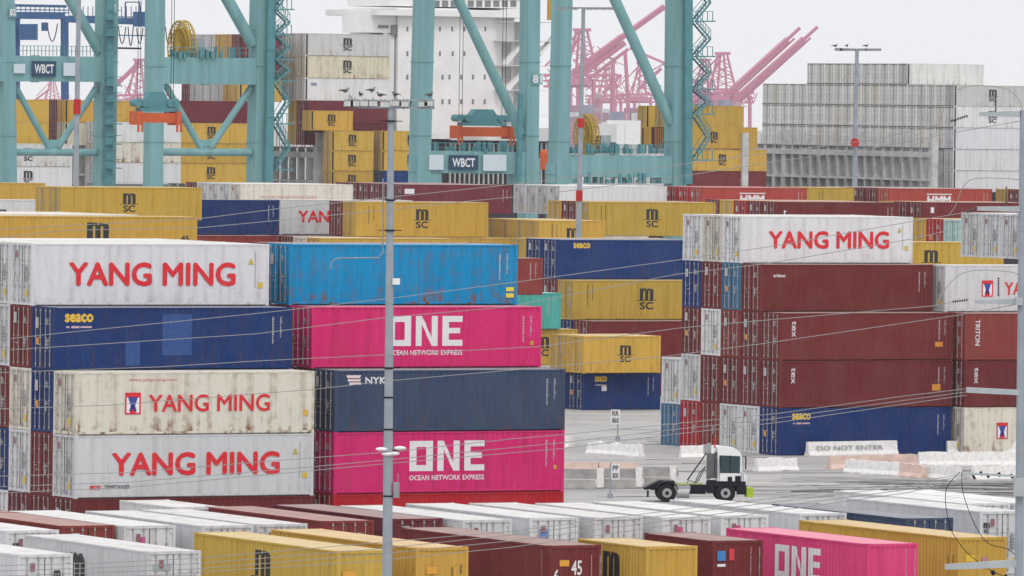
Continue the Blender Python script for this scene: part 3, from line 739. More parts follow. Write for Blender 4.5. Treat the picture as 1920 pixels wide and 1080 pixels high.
for k, py in enumerate((270, 311)): ship(136, py, GRY if k == 0 else WHT, '%s ship container with dark emblem at the far left, %s' % ('grey' if k == 0 else 'white', ('upper', 'lower')[k]), right=True, marks=MS, dD=-4)
for k, py in enumerate((228, 266, 304)): ship(177, py, WHT if k != 1 else CRM, '%s ship container between two crane legs, %s tier down' % ('white' if k != 1 else 'cream', ORD[k]), H=HS, dD=-3, marks=None)
ship(320, 188, DMA, 'dark maroon ship container behind the crane brace')
for k, py in enumerate((230, 268, 306)): ship(316, py, YEL, 'yellow ship container with emblem behind the crane tie, %s tier down' % ORD[k], H=HS, marks=[('msc', 1.0)], dD=-3)
for k, py in enumerate((64, 106, 147)):
    for r in range(7):
        c = (MAR, YEL, YEL, GRY, WHT, GRY, GRY)[(r + (k == 2)) % 7]
        ship(450, py, c, '%s ship container end, %s from the crane leg with stairs, %s tier down' % (CN[c], ORD[r], ORD[k]), L20, rowk=r)
# yellow ones beside the pink cranes
for k, (px, py, c, m) in enumerate(((1395, 199, YEL, None), (1420, 239, YEL, [('msc', .95, 5.6)]), (1438, 281, YEL, [('msc', .95, 5.4)]), (1438, 321, MAR, None))):
    ship(px, py, c, '%s ship container with its right end under the pink booms, %s tier down' % (CN[c], ORD[k]), right=True, marks=m)
for px, py, c in ((1212, 198, YEL), (1203, 238, YEL), (1222, 238, DMA)):
    ship(px, py, c, '%s ship container end beside the crane pipe, %s' % (CN[c], 'upper' if py < 200 else ('lower outer' if px < 1210 else 'lower inner')), L20, right=False, dD=8)
# right deck stack
PG1, PG2, PG3 = (.80, .81, .79, .12), (.84, .85, .85, .08), (.82, .79, .72, .2)
CN.update({PG1: 'pale', PG2: 'pale', PG3: 'beige'})
WS = (PG1, PG2, PG3, PG1, PG2, PG1, PG2, PG3, PG1, PG2, PG1)
grpR = 'pale container ends stacked on the ship deck'
for k, py in enumerate((119, 162, 204, 246)):
    rng = range(0, 11) if k == 0 else range(0, 21)
    for r in rng:
        c = WS[(r * 3 + k * 5) % 11]
        if r == 0: c = GRY if k in (0, 1) else WHT
        ship(1790, py, c, '%s ship container, %s from right, %s tier of big deck stack' % ('beige' if c == PG3 else 'pale', ORD[r] if r < 20 else 'last', ('top', 'second', 'third', 'fourth')[k]),
             rowk=r + (5 if k == 0 else 0), group=grpR, reef=True, marks=MS if (r == 0 and k in (1, 2)) else None)
for k, py in enumerate((288, 330)): ship(1790, py, WHT, 'pale ship container side low at the right edge, %s' % ('upper', 'lower')[k])

# ------------------------------------------------------------------ ship
M_SHIPW = solid('ship_white_paint', (.82, .82, .82), .6, .12, .3)
M_SHIPD = solid('ship_grey_steel', (.58, .58, .58), .7, .35, .8)
M_HULL = solid('hull_paint', (.05, .05, .06), .6)
M_SLOT = solid('window_dark', (.24, .25, .26), .4)
M_ORANGE = solid('orange_paint', (.62, .12, .04), .6)
M_OCHRE = solid('ochre_paint', (.58, .36, .08), .6)
sp = at(745, 340, SD(745)); sp.z = 0
SH = empty('cargo_ship', 'container ship with white superstructure and lashing bridges behind the teal cranes', 'ship', sp, TH)
def loc(px, py, dD=0):
    """point of the ship's near plane in the ship's own axes"""
    p = at(px, py, SD(px) + dD) - sp
    return Vector((p.dot(U), p.dot(V), p.z))
b = MB(); b.box(-150, 1, -1, 150, 46, 9.5); obj('hull', b.data('hull', [M_HULL]), SH)
def sbox(name, x0, y0, x1, y1, mat, v0, v1, parent=SH):
    a, c = loc(x0, y0), loc(x1, y1); b = MB(); b.box(a.x, a.y + v0, c.z, c.x, a.y + v1, a.z); return obj(name, b.data(name, [mat]), parent)
hs = sbox('superstructure', 747, 16, 962, 262, M_SHIPW, 0, 14)
sbox('lower_deck', 700, 262, 1046, 480, M_HULL, 1.0, 14)
for x in range(846, 1040, 9): sbox('deck_post', x, 268, x + 1.6, 345, M_SHIPD, .3, .6)
for y in (262, 300): sbox('deck_edge', 846, y, 1046, y + 3, M_SHIPD, -.6, .2)
sbox('bridge_deck', 700, 17, 1000, 34, M_SHIPW, -1.2, 14)
sbox('bridge_house', 735, -18, 985, 16, M_SHIPW, .5, 13)
for x in range(800, 975, 16): sbox('bridge_window', x, 1, x + 11, 13, M_SLOT, .42, .6)
sbox('orange_band', 735, -6, 985, -1, M_ORANGE, .3, .6)
sbox('wing_left', 693, 20, 746, 62, M_SHIPW, .5, 8)
sbox('wing_window', 712, 47, 731, 53, M_SLOT, .4, .6); sbox('wing_window', 736, 47, 750, 66, M_SLOT, .2, .4)
for x in (723, 735): sbox('stanchion', x, 60, x + 7, 240, M_SHIPW, .6, 1.1)
for y in (50, 96, 140, 186):
    xs = {50: (762, 823, 846, 869, 890, 908), 96: (762, 823, 847, 869), 140: (762, 806, 828, 841, 863, 885, 907), 186: (762, 806, 828, 841, 863, 885, 907)}[y]
    for x in xs: sbox('window', x, y, x + 3.4, y + 9, M_SLOT, -.04, .3)
# stepped decks right of the tower
sbox('stair_house', 962, 8, 1046, 262, M_SHIPW, 7, 14)
for y in (40, 76, 122, 168, 215): sbox('deck', 925, y, 1046, y + 3, M_SHIPW, -2.5, 7)
for x, y in ((940, 43), (962, 43), (968, 79), (940, 80), (940, 126), (966, 126)): sbox('doorway', x, y, x + 18, y + 30, M_SHIPD, 6.85, 7.1) if x >= 962 else sbox('doorway', x, y, x + 18, y + 30, M_SHIPD, -.04, .2)
for i, (x0, y0, x1, y1) in enumerate(((945, 122, 980, 78), (1010, 104, 1045, 60), (950, 168, 990, 124))):
    b = MB(); b.beam(loc(x0, y0, -2), loc(x1, y1, -2), .35, 1.2, up=(0, 1, 0)); obj('stair_flight', b.data('stair_flight', [M_SHIPW]), SH)
sbox('orange_davit', 848, 240, 905, 252, M_ORANGE, -3, -1)
sbox('ochre_box', 1026, -10, 1042, 38, M_OCHRE, -4, 0)
# lashing bridges
def lashing(px, rows, dU, y0, y1, label_):
    a = at(px, y0, SD(px)) ; c = at(px, y1, SD(px)); base = a - sp; base = Vector((base.dot(U) - dU, base.dot(V), 0))
    zt, zb = a.z, c.z - 2; b = MB()
    n = rows
    for i in range(n + 1):
        w = .35 if i % 8 else 1.0
        b.box(base.x, base.y + i * 2.5 - w / 2, zb, base.x + .9, base.y + i * 2.5 + w / 2, zt + (1.9 if i % 8 == 0 else 0))
        for q in range(2): b.box(base.x - .1, base.y + i * 2.5 + .8 * q + .4, zt - 1.2, base.x - .02, base.y + i * 2.5 + .8 * q + .5, zt + 1.3 + .5 * ((i * 7 + q * 3) % 3))
    for z, h in ((zt - 1.4, .75), (zt - 4.6, .3), (zt - 7.4, .3), (zt - .1, .1)):
        b.box(base.x - .15, base.y, z, base.x + 1.1, base.y + n * 2.5, z + h)
    return obj('lashing_bridge', b.data('lashing_bridge', [M_SHIPD]), SH)
lashing(1756, 20, .9, 276, 345, '')
lashing(1404, 6, 1.2, 276, 345, '')
lashing(604, 6, 1.0, 276, 345, '')
lashing(410, 5, 1.0, 262, 345, '')
lashing(176, 2, 1.0, 262, 345, '')
b = MB()
q = loc(1787, 250); b.box(q.x + .3, q.y + 3, 8, q.x + 11, q.y + 50, q.z - 1.2)
obj('hatch_block', b.data('hatch_block', [M_SHIPD]), SH)
b = MB(); q = at(1020, 280, 985); r = at(1020, 318, 985)
b.cyl((q.x, q.y, r.z), (q.x, q.y, q.z - .6), .52 * 1.1, 12); b.sphere((q.x, q.y, q.z - .6), .57, .57, .6, 12)
tag(obj('lifeboat', b.data('lifeboat', [M_ORANGE])), 'orange rounded lifeboat capsule standing between two crane legs', 'lifeboat')

# ------------------------------------------------------------------ teal quay cranes
M_TEAL = solid('teal_crane_paint', (.21, .41, .43), .45, .24, 1.1, 0.0, (1, 1, .07))
M_TEAL2 = solid('teal_stair_paint', (.10, .28, .31), .5, .2, 1.0)
M_SIGN = solid('pale_sign', (.60, .68, .74), .5, .05)
M_SIGND = solid('navy_sign', (.03, .07, .13), .5, .05)
X0 = {}
def fat(x, y, D):
    k = min(X0, key=lambda d: abs(d - D)); return at(x, y, D + .032 * (x - X0[k]))
def down(p, q):
    """carry the line p->q on to the ground"""
    p, q = Vector(p), Vector(q); t = (0 - p.z) / (q.z - p.z); return p + (q - p) * t
def part_beam(o, name, D, x0, y0, x1, y1, w, d, mat=None, ground_=False, pipe=False):
    p, q = fat(x0, y0, D), fat(x1, y1, D)
    if ground_: q = down(p, q)
    b = MB()
    if pipe: b.cyl(p, q, w / 2, 14)
    else:
        b.beam(p, q, w, d, up=V)
        n = max(1, int((q - p).length / 9)); ax = (q - p).normalized()
        for i in range(1, n + 1):          # bolted flanges between the welded sections
            c = p.lerp(q, i / (n + 1)); b.beam(c - ax * .07, c + ax * .07, w + .16, d + .16, up=V)
    return obj(name, b.data(name, [mat or M_TEAL]), o)
def rail_geo(b, D, x0, y0, x1, y1, h=1.1, n=12, dv=-.9):
    p, q = fat(x0, y0, D) + V * dv, fat(x1, y1, D) + V * dv
    for i in range(n + 1):
        c = p.lerp(q, i / n); b.beam(c, c + Vector((0, 0, h)), .07, .07)
    for f in (.5, 1): b.beam(p + Vector((0, 0, h * f)), q + Vector((0, 0, h * f)), .06, .06)
def stairs(o, D, x, ys, dx=38, side=1):
    b = MB()
    for i, y in enumerate(ys):
        p, q = fat(x, y, D) - V * 1, fat(x + dx * side, y, D) - V * 1
        b.beam(p, q, 1.4, .14, up=(0, 0, 1))
        for t in range(5):
            c = p.lerp(q, t / 4); b.beam(c, c + Vector((0, 0, 1.1)), .07, .07)
        b.beam(p + Vector((0, 0, 1.1)), q + Vector((0, 0, 1.1)), .07, .07)
        if i + 1 < len(ys):
            y2 = ys[i + 1]; ym = (y + y2) / 2
            for (xa, ya, xb, yb) in ((x + 2, y, x + dx * .8 * side, ym), (x + dx * .8 * side, ym, x + 2, y2)):
                for dv in (-.5, .5):
                    b.beam(fat(xa, ya, D) - V * (1 + dv), fat(xb, yb, D) - V * (1 + dv), .2, .08)
                    b.beam(fat(xa, ya, D) - V * (1 + dv) + Vector((0, 0, 1)), fat(xb, yb, D) - V * (1 + dv) + Vector((0, 0, 1)), .06, .06)
                for t in range(7):
                    c = fat(xa, ya, D).lerp(fat(xb, yb, D), t / 6) - V * 1
                    b.beam(c - V * .5, c + V * .5, .2, .05, up=(0, 0, 1)); b.beam(c - V * .5, c - V * .5 + Vector((0, 0, 1)), .05, .05)
    return obj('stair_tower', b.data('stair_tower', [M_TEAL2]), o)
def panel(o, name, D, x0, y0, x1, y1, mat, v=-1.3, txt=None, col=PAL, tw=.8, th=.6, bold=.03):
    p = fat(x0, y1, D); q = fat(x1, y0, D); w = (q - p).dot(U); h = q.z - p.z
    b = MB(); b.box(0, -.05, 0, w, .05, h)
    s = obj(name, b.data(name, [mat]), o); s.location = p + V * v - o.location; s.rotation_euler = (0, 0, TH)
    if txt:
        M = Matrix(((1, 0, 0, w / 2), (0, 0, -1, -.07), (0, 1, 0, h / 2), (0, 0, 0, 1))) @ Matrix.Diagonal((w * tw, h * th, 1, 1))
        obj('lettering', text_mesh(txt, bold), s, tuple(col[:3]) + (0,), M)
    return s
def reel(o, D, cx, cy, r):
    c = fat(cx, cy, D) + V * 2.6; b = MB()
    def pt(a, rr): return c + V * (math.cos(a) * rr) + Vector((0, 0, math.sin(a) * rr))
    n = 36
    for off in (-.35, .35):
        for rr in (r, r * .72): b.tube([pt(2 * math.pi * i / n, rr) + U * off for i in range(n + 1)], .09, 5)
        for i in range(n): b.beam(pt(2 * math.pi * i / n, .3) + U * off, pt(2 * math.pi * i / n, r) + U * off, .06, .06, up=U)
    for i in range(n): b.beam(pt(2 * math.pi * i / n, r) - U * .45, pt(2 * math.pi * i / n, r) + U * .45, .16, .1, up=(0, 0, 1))
    b.cyl(c - U * .5, c + U * .5, .5, 14); b.cyl(c - U * .16, c + U * .16, r * .74, 28)
    return obj('cable_reel', b.data('cable_reel', [solid('reel_yellow', (.55, .36, .05), .5)]), o)
def gear(o, D, x0, x1, y, n, seed):
    b = MB(); rr = random.Random(seed)
    for i in range(n):
        x = rr.uniform(x0, x1); h = rr.uniform(.3, 1.3); p = fat(x, y, D) + V * rr.uniform(-.8, .6); w = rr.uniform(.08, .4)
        b.beam(p, p + Vector((0, 0, h)), w, w)
    return obj('deck_gear', b.data('deck_gear', [M_TEAL2]), o)
C1 = empty('quay_crane', 'teal quay crane numbered 81 with WBCT sign on its lower beam', 'crane', (0, 0, 0))
D1, D2 = 858.0, 895.0
X0.update({D1: 1150, D2: 890})
part_beam(C1, 'leg', D1, 1058, -160, 1046, 340, 1.5, 2.2, ground_=True)
part_beam(C1, 'leg', D1, 1270, -160, 1266, 345, 1.7, 2.4, ground_=True)
part_beam(C1, 'leg', D2, 799, -160, 786, 340, 1.7, 2.4, ground_=True)
part_beam(C1, 'leg', D2, 996, -160, 990, 340, 1.6, 2.2, ground_=True)
part_beam(C1, 'portal_beam', D1, 1040, 310, 1262, 313, 2.5, 1.9)
part_beam(C1, 'portal_beam', D2, 790, 303, 990, 306, 2.6, 2.0)
part_beam(C1, 'diagonal_pipe', D1, 1062, -200, 1258, 230, 1.25, 1.25, pipe=True)
part_beam(C1, 'diagonal_pipe', D2, 785, -160, 978, 252, 1.2, 1.2, pipe=True)
for x, y in ((1052, 300), (1255, 300)): part_beam(C1, 'haunch', D1, x, y + 6, x, y + 44, 3.0, 1.8)
for x in (797, 982): part_beam(C1, 'haunch', D2, x, 296, x, 345, 3.4, 1.9)
part_beam(C1, 'ladder_shaft', D1 - 2.2, 1291, -160, 1290, 345, .9, .5, M_TEAL2)
part_beam(C1, 'ladder_shaft', D2 - 2, 976, 175, 972, 340, .5, .5, M_TEAL2)
stairs(C1, D1 - 1, 1290, (-30, 40, 106, 168, 214, 300))
b = MB(); rail_geo(b, D2, 800, 285, 970, 287); rail_geo(b, D1, 1060, 289, 1245, 290, n=16); obj('railing', b.data('railing', [M_TEAL2]), C1)
panel(C1, 'sign_board', D2, 795, 290, 822, 318, M_SIGN)
panel(C1, 'sign_board', D2, 832, 291, 887, 318, M_SIGND, txt='WBCT', tw=.78, th=.62)
panel(C1, 'sign_board', D2, 896, 290, 940, 320, M_SIGN)
b = panel(C1, 'number_plate', D2, 988, 138, 1008, 158, M_TEAL, v=-1.25, txt='81', tw=.85, th=.75)
reel(C1, D1, 1120, 254, 2.35)
b = MB(); p = fat(1131, 287, D1 + 1); b.beam(p, p + Vector((0, 0, 2.0)), 1.3, 1.3); obj('motor_cabinet', b.data('motor_cabinet', [solid('grey_cabinet', (.36, .42, .45))]), C1)
gear(C1, D1 - .6, 1065, 1240, 288, 46, 2); gear(C1, D2 - .4, 805, 965, 285, 30, 3)
gear(C1, D1 - .4, 1070, 1235, 344, 40, 5)
C2 = empty('quay_crane', 'teal quay crane numbered 82 with two V braces and high WBCT beam', 'crane', (0, 0, 0))
D3, D4 = 832.0, 868.0
X0.update({D3: 390, D4: 100})
part_beam(C2, 'leg', D4, 8, -160, 14, 345, 1.5, 2.0, ground_=True)
part_beam(C2, 'leg', D4, 203, -160, 195, 345, 1.9, 2.3, ground_=True)
part_beam(C2, 'leg', D3, 293, -160, 287, 345, 1.5, 2.0, ground_=True)
part_beam(C2, 'leg', D3, 494, -160, 484, 345, 1.9, 2.2, ground_=True)
part_beam(C2, 'portal_beam', D4, -60, 128, 190, 130, 2.9, 2.0)
part_beam(C2, 'portal_beam', D3, 290, 132, 480, 134, 2.9, 2.0)
for D, xs in ((D4, (22, 92, 108, 180)), (D3, (305, 377, 394, 470))):
    part_beam(C2, 'brace_pipe', D, xs[0], 150, xs[1], 278, .75, .75, pipe=True)
    part_beam(C2, 'brace_pipe', D, xs[2], 278, xs[3], 165, .75, .75, pipe=True)
    part_beam(C2, 'tie_pipe', D, xs[0] - 5, 285, xs[3], 286, .85, .85, pipe=True)
    part_beam(C2, 'gusset', D, (xs[1] + xs[2]) / 2, 262, (xs[1] + xs[2]) / 2, 284, 1.2, .5)
part_beam(C2, 'diagonal_pipe', D3, 388, -70, 474, 84, 1.35, 1.35, pipe=True)
part_beam(C2, 'diagonal_pipe', D4, 92, -70, 186, 96, 1.25, 1.25, pipe=True)
part_beam(C2, 'ladder_shaft', D3 - 2.2, 512, -160, 503, 345, .9, .5, M_TEAL2)
part_beam(C2, 'ladder_shaft', D4 - 2.2, 208, -160, 203, 345, .8, .5, M_TEAL2)
stairs(C2, D3 - 1, 505, (-50, 18, 66, 112, 152, 232, 318), dx=34)
b = MB()
for y in (36, 66, 160, 190, 232, 270, 315): 
    p = fat(195, y, D4 - 2.6); b.beam(p, p + U * 2.0, 1.2, .12, up=(0, 0, 1)); b.beam(p + Vector((0, 0, 1)), p + U * 2.2 + Vector((0, 0, 1)), .08, .08)
obj('service_platform', b.data('service_platform', [M_TEAL2]), C2)
b = MB(); rail_geo(b, D4, 30, 104, 170, 105, n=20); rail_geo(b, D3, 312, 108, 465, 109, n=14); obj('railing', b.data('railing', [M_TEAL2]), C2)
panel(C2, 'sign_board', D4, 51, 115, 96, 143, M_SIGND, txt='WBCT', tw=.8, th=.62)
panel(C2, 'sign_board', D4, 17, 120, 38, 137, M_SIGN)
panel(C2, 'sign_board', D4, 110, 118, 141, 142, M_SIGN)
panel(C2, 'number_plate', D4, 199, 5, 210, 25, M_TEAL, txt='82', tw=.8, th=.7)
panel(C2, 'number_plate', D4, 8, 14, 22, 32, M_TEAL, txt='82', tw=.8, th=.7)
reel(C2, D3, 360, 88, 2.85)
b = MB(); p = fat(366, 108, D3 + 1); b.beam(p, p + Vector((0, 0, 2.1)), 1.6, 1.4); obj('motor_cabinet', b.data('motor_cabinet', [bpy.data.materials['grey_cabinet']]), C2)
gear(C2, D3 - .6, 318, 455, 109, 34, 7)
# spreaders hanging on ropes
def spreader(x0, x1, y0, y1, yh, D, label):
    pc = at((x0 + x1) / 2, (y0 + y1) / 2, D)
    o = empty('spreader', label, 'spreader', pc, TH)
    s = FPX / D; L = (x1 - x0) / s / .885; h = (y1 - y0) / s
    b = MB(); b.box(-L / 2 + .3, -.9, -h / 2, L / 2 - .3, .9, h / 2 - .15)
    for x in (-L / 2, L / 2 - .5): b.box(x, -1.2, -h / 2 - .25, x + .5, 1.2, h / 2)
    for x in (-L / 2 - .1, -L / 2 + .35, L / 2 - .55, L / 2 - .1): b.box(x, -1.25, -h / 2 - 1.0, x + .22, -1.1, -h / 2)
    obj('spreader_frame', b.data('spreader_frame', [M_ORANGE]), o)
    zt = (y0 - yh) / s; b = MB(); b.box(-L * .4, -.7, h / 2, L * .4, .7, h / 2 + .4)
    b.prism([(-L * .33, -.6, h / 2 + .4), (L * .33, -.6, h / 2 + .4), (L * .16, -.6, h / 2 + zt), (-L * .16, -.6, h / 2 + zt)], (0, 1.2, 0))
    for x in (-L * .45, -L * .3, L * .3, L * .42): b.cyl((x, -.8, h / 2 + .9), (x, .8, h / 2 + .9), .45, 10)
    obj('headblock', b.data('headblock', [M_TEAL2]), o)
    b = MB()
    for x in (-L * .42, -L * .36, L * .36, L * .42):
        b.cyl((x, 0, h / 2 + .8), (x, 0, h / 2 + 26), .035, 5)
    obj('hoist_ropes', b.data('hoist_ropes', [M_DARK]), o)
    return o
spreader(252, 330, 209, 230, 172, 812, 'orange spreader with teal headblock hanging in front of the left crane leg')
spreader(852, 955, 236, 256, 205, 905, 'orange spreader hanging in front of the white ship tower')

# ------------------------------------------------------------------ blue crane behind, far red cranes
M_BLUE = solid('blue_crane_paint', (.06, .14, .30), .5, .2)
M_HAZED_PINK = solid('hazed_pink_crane_paint', (.58, .22, .33), .5, .1)  # the cranes' pink made paler, with distance haze put into the colour
def lattice(name, label, D, mat, members, group=None, extra=None):
    o = empty(name, label, 'crane', (0, 0, 0), group=group)
    for nm, segs in members.items():
        for (x0, y0, x1, y1, w) in segs:
            p, q = at(x0, y0, D), at(x1, y1, D); b = MB(); ww = w * D / FPX; b.beam(p, q, ww, ww * 1.1, up=V); obj(nm, b.data(nm, [mat]), o)
    return o
DB = 1080
BC = lattice('quay_crane', 'blue crane girder and trolley seen between the legs at the upper left', DB, M_BLUE, {
    'girder': [(-10, 28, 122, 30, 13), (122, 36, 310, 42, 12)], 'trolley_rail': [(25, 10, 125, 12, 5)],
    'walkway': [(25, 18, 130, 19, 2), (25, 23, 130, 24, 2), (130, 30, 310, 33, 2), (215, 66, 290, 67, 2), (235, 4, 262, 4, 2), (235, 4, 235, 36, 2), (262, 4, 262, 36, 2)], 'upright': [(x, 12, x, 36, 1.2) for x in range(30, 310, 9)], 'leg': [(30, 34, 30, 480, 11), (121, 30, 123, 480, 11)], 'machinery_house': [(36, 60, 70, 60, 30), (250, 36, 286, 36, 28)],
    'trolley_cab': [(78, 50, 90, 50, 16)]})
b = MB()
for x0, x1, y, dp in ((88, 108, 44, 34), (222, 236, 50, 32), (240, 250, 50, 36), (256, 268, 52, 30), (310, 322, 50, 34)):
    b.tube([at(x0 + (x1 - x0) * t / 8, y + dp * (1 - (t / 4 - 1) ** 2), DB) for t in range(9)], .08, 5)
b.beam(at(215, 90, DB), at(265, 91, DB), .25, .25)
obj('festoon_cable', b.data('festoon_cable', [M_DARK]), BC)
def farcrane(ox, oy, s, D, label, booms, top, lean=1):
    mem = {'mast': [], 'boom': booms, 'girder': [], 'leg': [], 'stay': []}
    x, y = top
    for dx in (-16, -6, 6, 18): mem['mast'].append((x + dx * .5 * s, y, x + dx * 1.5 * s, y + 75 * s, 3 * s))
    mem['mast'].append((x - 14 * s, y, x + 16 * s, y, 5 * s))
    for i in range(5):
        yy = y + (10 + i * 14) * s; mem['stay'].append((x - 12 * s, yy, x + (14 + 3 * i) * s, yy + 12 * s, 1.6 * s)); mem['stay'].append((x + (12 + 3 * i) * s, yy, x - 14 * s, yy + 12 * s, 1.6 * s))
    mem['stay'].append((x, y, x - 60 * s, y + 60 * s, 2.5 * s)); mem['stay'].append((x, y, x - 30 * s, y + 72 * s, 2.5 * s))
    for k in range(3): mem['girder'].append((x - 62 * s, y + (74 + k * 9) * s, x + 60 * s, y + (74 + k * 9) * s, (5, 3, 4)[k] * s))
    q = random.Random(int(x))
    for i in range(16):
        xa = x + q.uniform(-70, 55) * s; ya = y + q.uniform(20, 90) * s; mem['stay'].append((xa, ya, xa + q.choice((-22, 22, 30, 14)) * s, ya + q.uniform(14, 30) * s, 1.2 * s))
    for i in range(9):
        xa = x - 60 * s + i * 14 * s; mem['stay'].append((xa, y + 74 * s, xa + 7 * s, y + 92 * s, 1.3 * s)); mem['stay'].append((xa + 7 * s, y + 92 * s, xa + 14 * s, y + 74 * s, 1.3 * s))
    mem['machinery_house'] = [(x - 30 * s, y + 84 * s, x + 14 * s, y + 84 * s, 11 * s)]
    for dx in (-50, -18, 20, 52): mem['leg'].append((x + dx * s, y + 80 * s, x + dx * s, 250, 5 * s))
    return lattice('harbour_crane', label, D, M_HAZED_PINK, mem, 'red cranes across the harbour')
farcrane(0, 0, 1, 3800, 'faded red crane right of the teal crane with its two long booms raised', [(1362, 178, 1476, 74, 9), (1476, 74, 1500, 52, 5), (1372, 194, 1508, 73, 10), (1508, 73, 1533, 50, 5), (1368, 184, 1490, 72, 3), (1378, 200, 1520, 71, 3)], (1354, 100))
farcrane(0, 0, 1.15, 3800, 'faded red crane seen through the teal crane with its boom raised', [(1072, 138, 1166, 68, 9), (1074, 152, 1172, 80, 8), (1160, 74, 1246, 12, 9), (1080, 166, 1178, 92, 5), (1076, 145, 1166, 74, 4)], (1090, 56))
farcrane(0, 0, .9, 4000, 'very faint red crane behind the left teal crane', [(200, 178, 262, 118, 5), (196, 170, 255, 125, 3)], (262, 112))
farcrane(0, 0, .5, 4200, 'tiny faint red crane between the braces at the left', [(62, 190, 92, 168, 3)], (98, 150))
lattice('harbour_crane', 'faint red crane legs just left of the ship tower pole', 3850, M_HAZED_PINK, {'leg': [(1150, 108, 1146, 230, 5), (1172, 95, 1180, 230, 5), (1085, 160, 1085, 250, 7)], 'stay': [(1180, 90, 1262, 125, 4), (1190, 150, 1262, 110, 2)]}, 'red cranes across the harbour')
farcrane(0, 0, .8, 4100, 'faint red crane low behind the teal diagonal pipe', [(1196, 168, 1240, 128, 5)], (1204, 118))
farcrane(0, 0, .75, 4100, 'faint red crane beside the crane stairs, without raised boom', [(1296, 172, 1330, 142, 5)], (1322, 112))
farcrane(0, 0, .7, 4300, 'faint red crane left of the slim mast behind the middle crane', [(1130, 176, 1164, 140, 5)], (1140, 128))
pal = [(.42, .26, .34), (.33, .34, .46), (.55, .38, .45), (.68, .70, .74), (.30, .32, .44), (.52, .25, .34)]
rr = random.Random(11); k = 0
for D, x0, x1, yb in ((3200, 1068, 1245, 262), (3300, 1065, 1250, 215), (3200, 210, 400, 230), (3200, 90, 170, 215), (3300, 1300, 1385, 205)):
    x = x0
    while x < x1:
        w = rr.uniform(8, 26); h = rr.uniform(10, 46) if rr.random() < .6 else rr.uniform(6, 20); p = at(x, yb - h, D)
        b = MB(); ww = w * D / FPX; b.box(0, 0, 0, ww, 14, p.z)
        for i in range(int(p.z / 6)): b.box(.3, -.12, i * 6 + .8, ww - .3, -.01, i * 6 + 4.6, 1)
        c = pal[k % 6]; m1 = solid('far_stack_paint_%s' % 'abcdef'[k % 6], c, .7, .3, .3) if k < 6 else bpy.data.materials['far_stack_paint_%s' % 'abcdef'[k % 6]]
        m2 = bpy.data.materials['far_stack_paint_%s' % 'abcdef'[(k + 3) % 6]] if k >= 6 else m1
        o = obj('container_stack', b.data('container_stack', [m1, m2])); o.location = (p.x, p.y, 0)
        tag(o, None, None); o['label'] = 'hazy far container stack'; o['category'] = 'container stack'; o['group'] = 'hazy container stacks across the harbour'
        o['label'] = 'far hazy stack of containers across the harbour'
        x += w * 1.05; k += 1
b = MB(); p = at(1170, 272, 930); b.box(0, 0, 0, 2.2, 5, 3.1); b.box(-1.2, 0, 0, -.05, 5, 2.6)
o = obj('site_cabin', b.data('site_cabin', [M_SHIPW])); o.location = at(1172, 272, 960); o.rotation_euler = (0, 0, TH)
b = MB(); b.box(-2, -1, -30, 3, 6, -.02); o2 = obj('cabin_support', b.data('cabin_support', [M_SHIPD]), o)
tag(o, 'small white cabin behind the yellow cable reel', 'cabin')
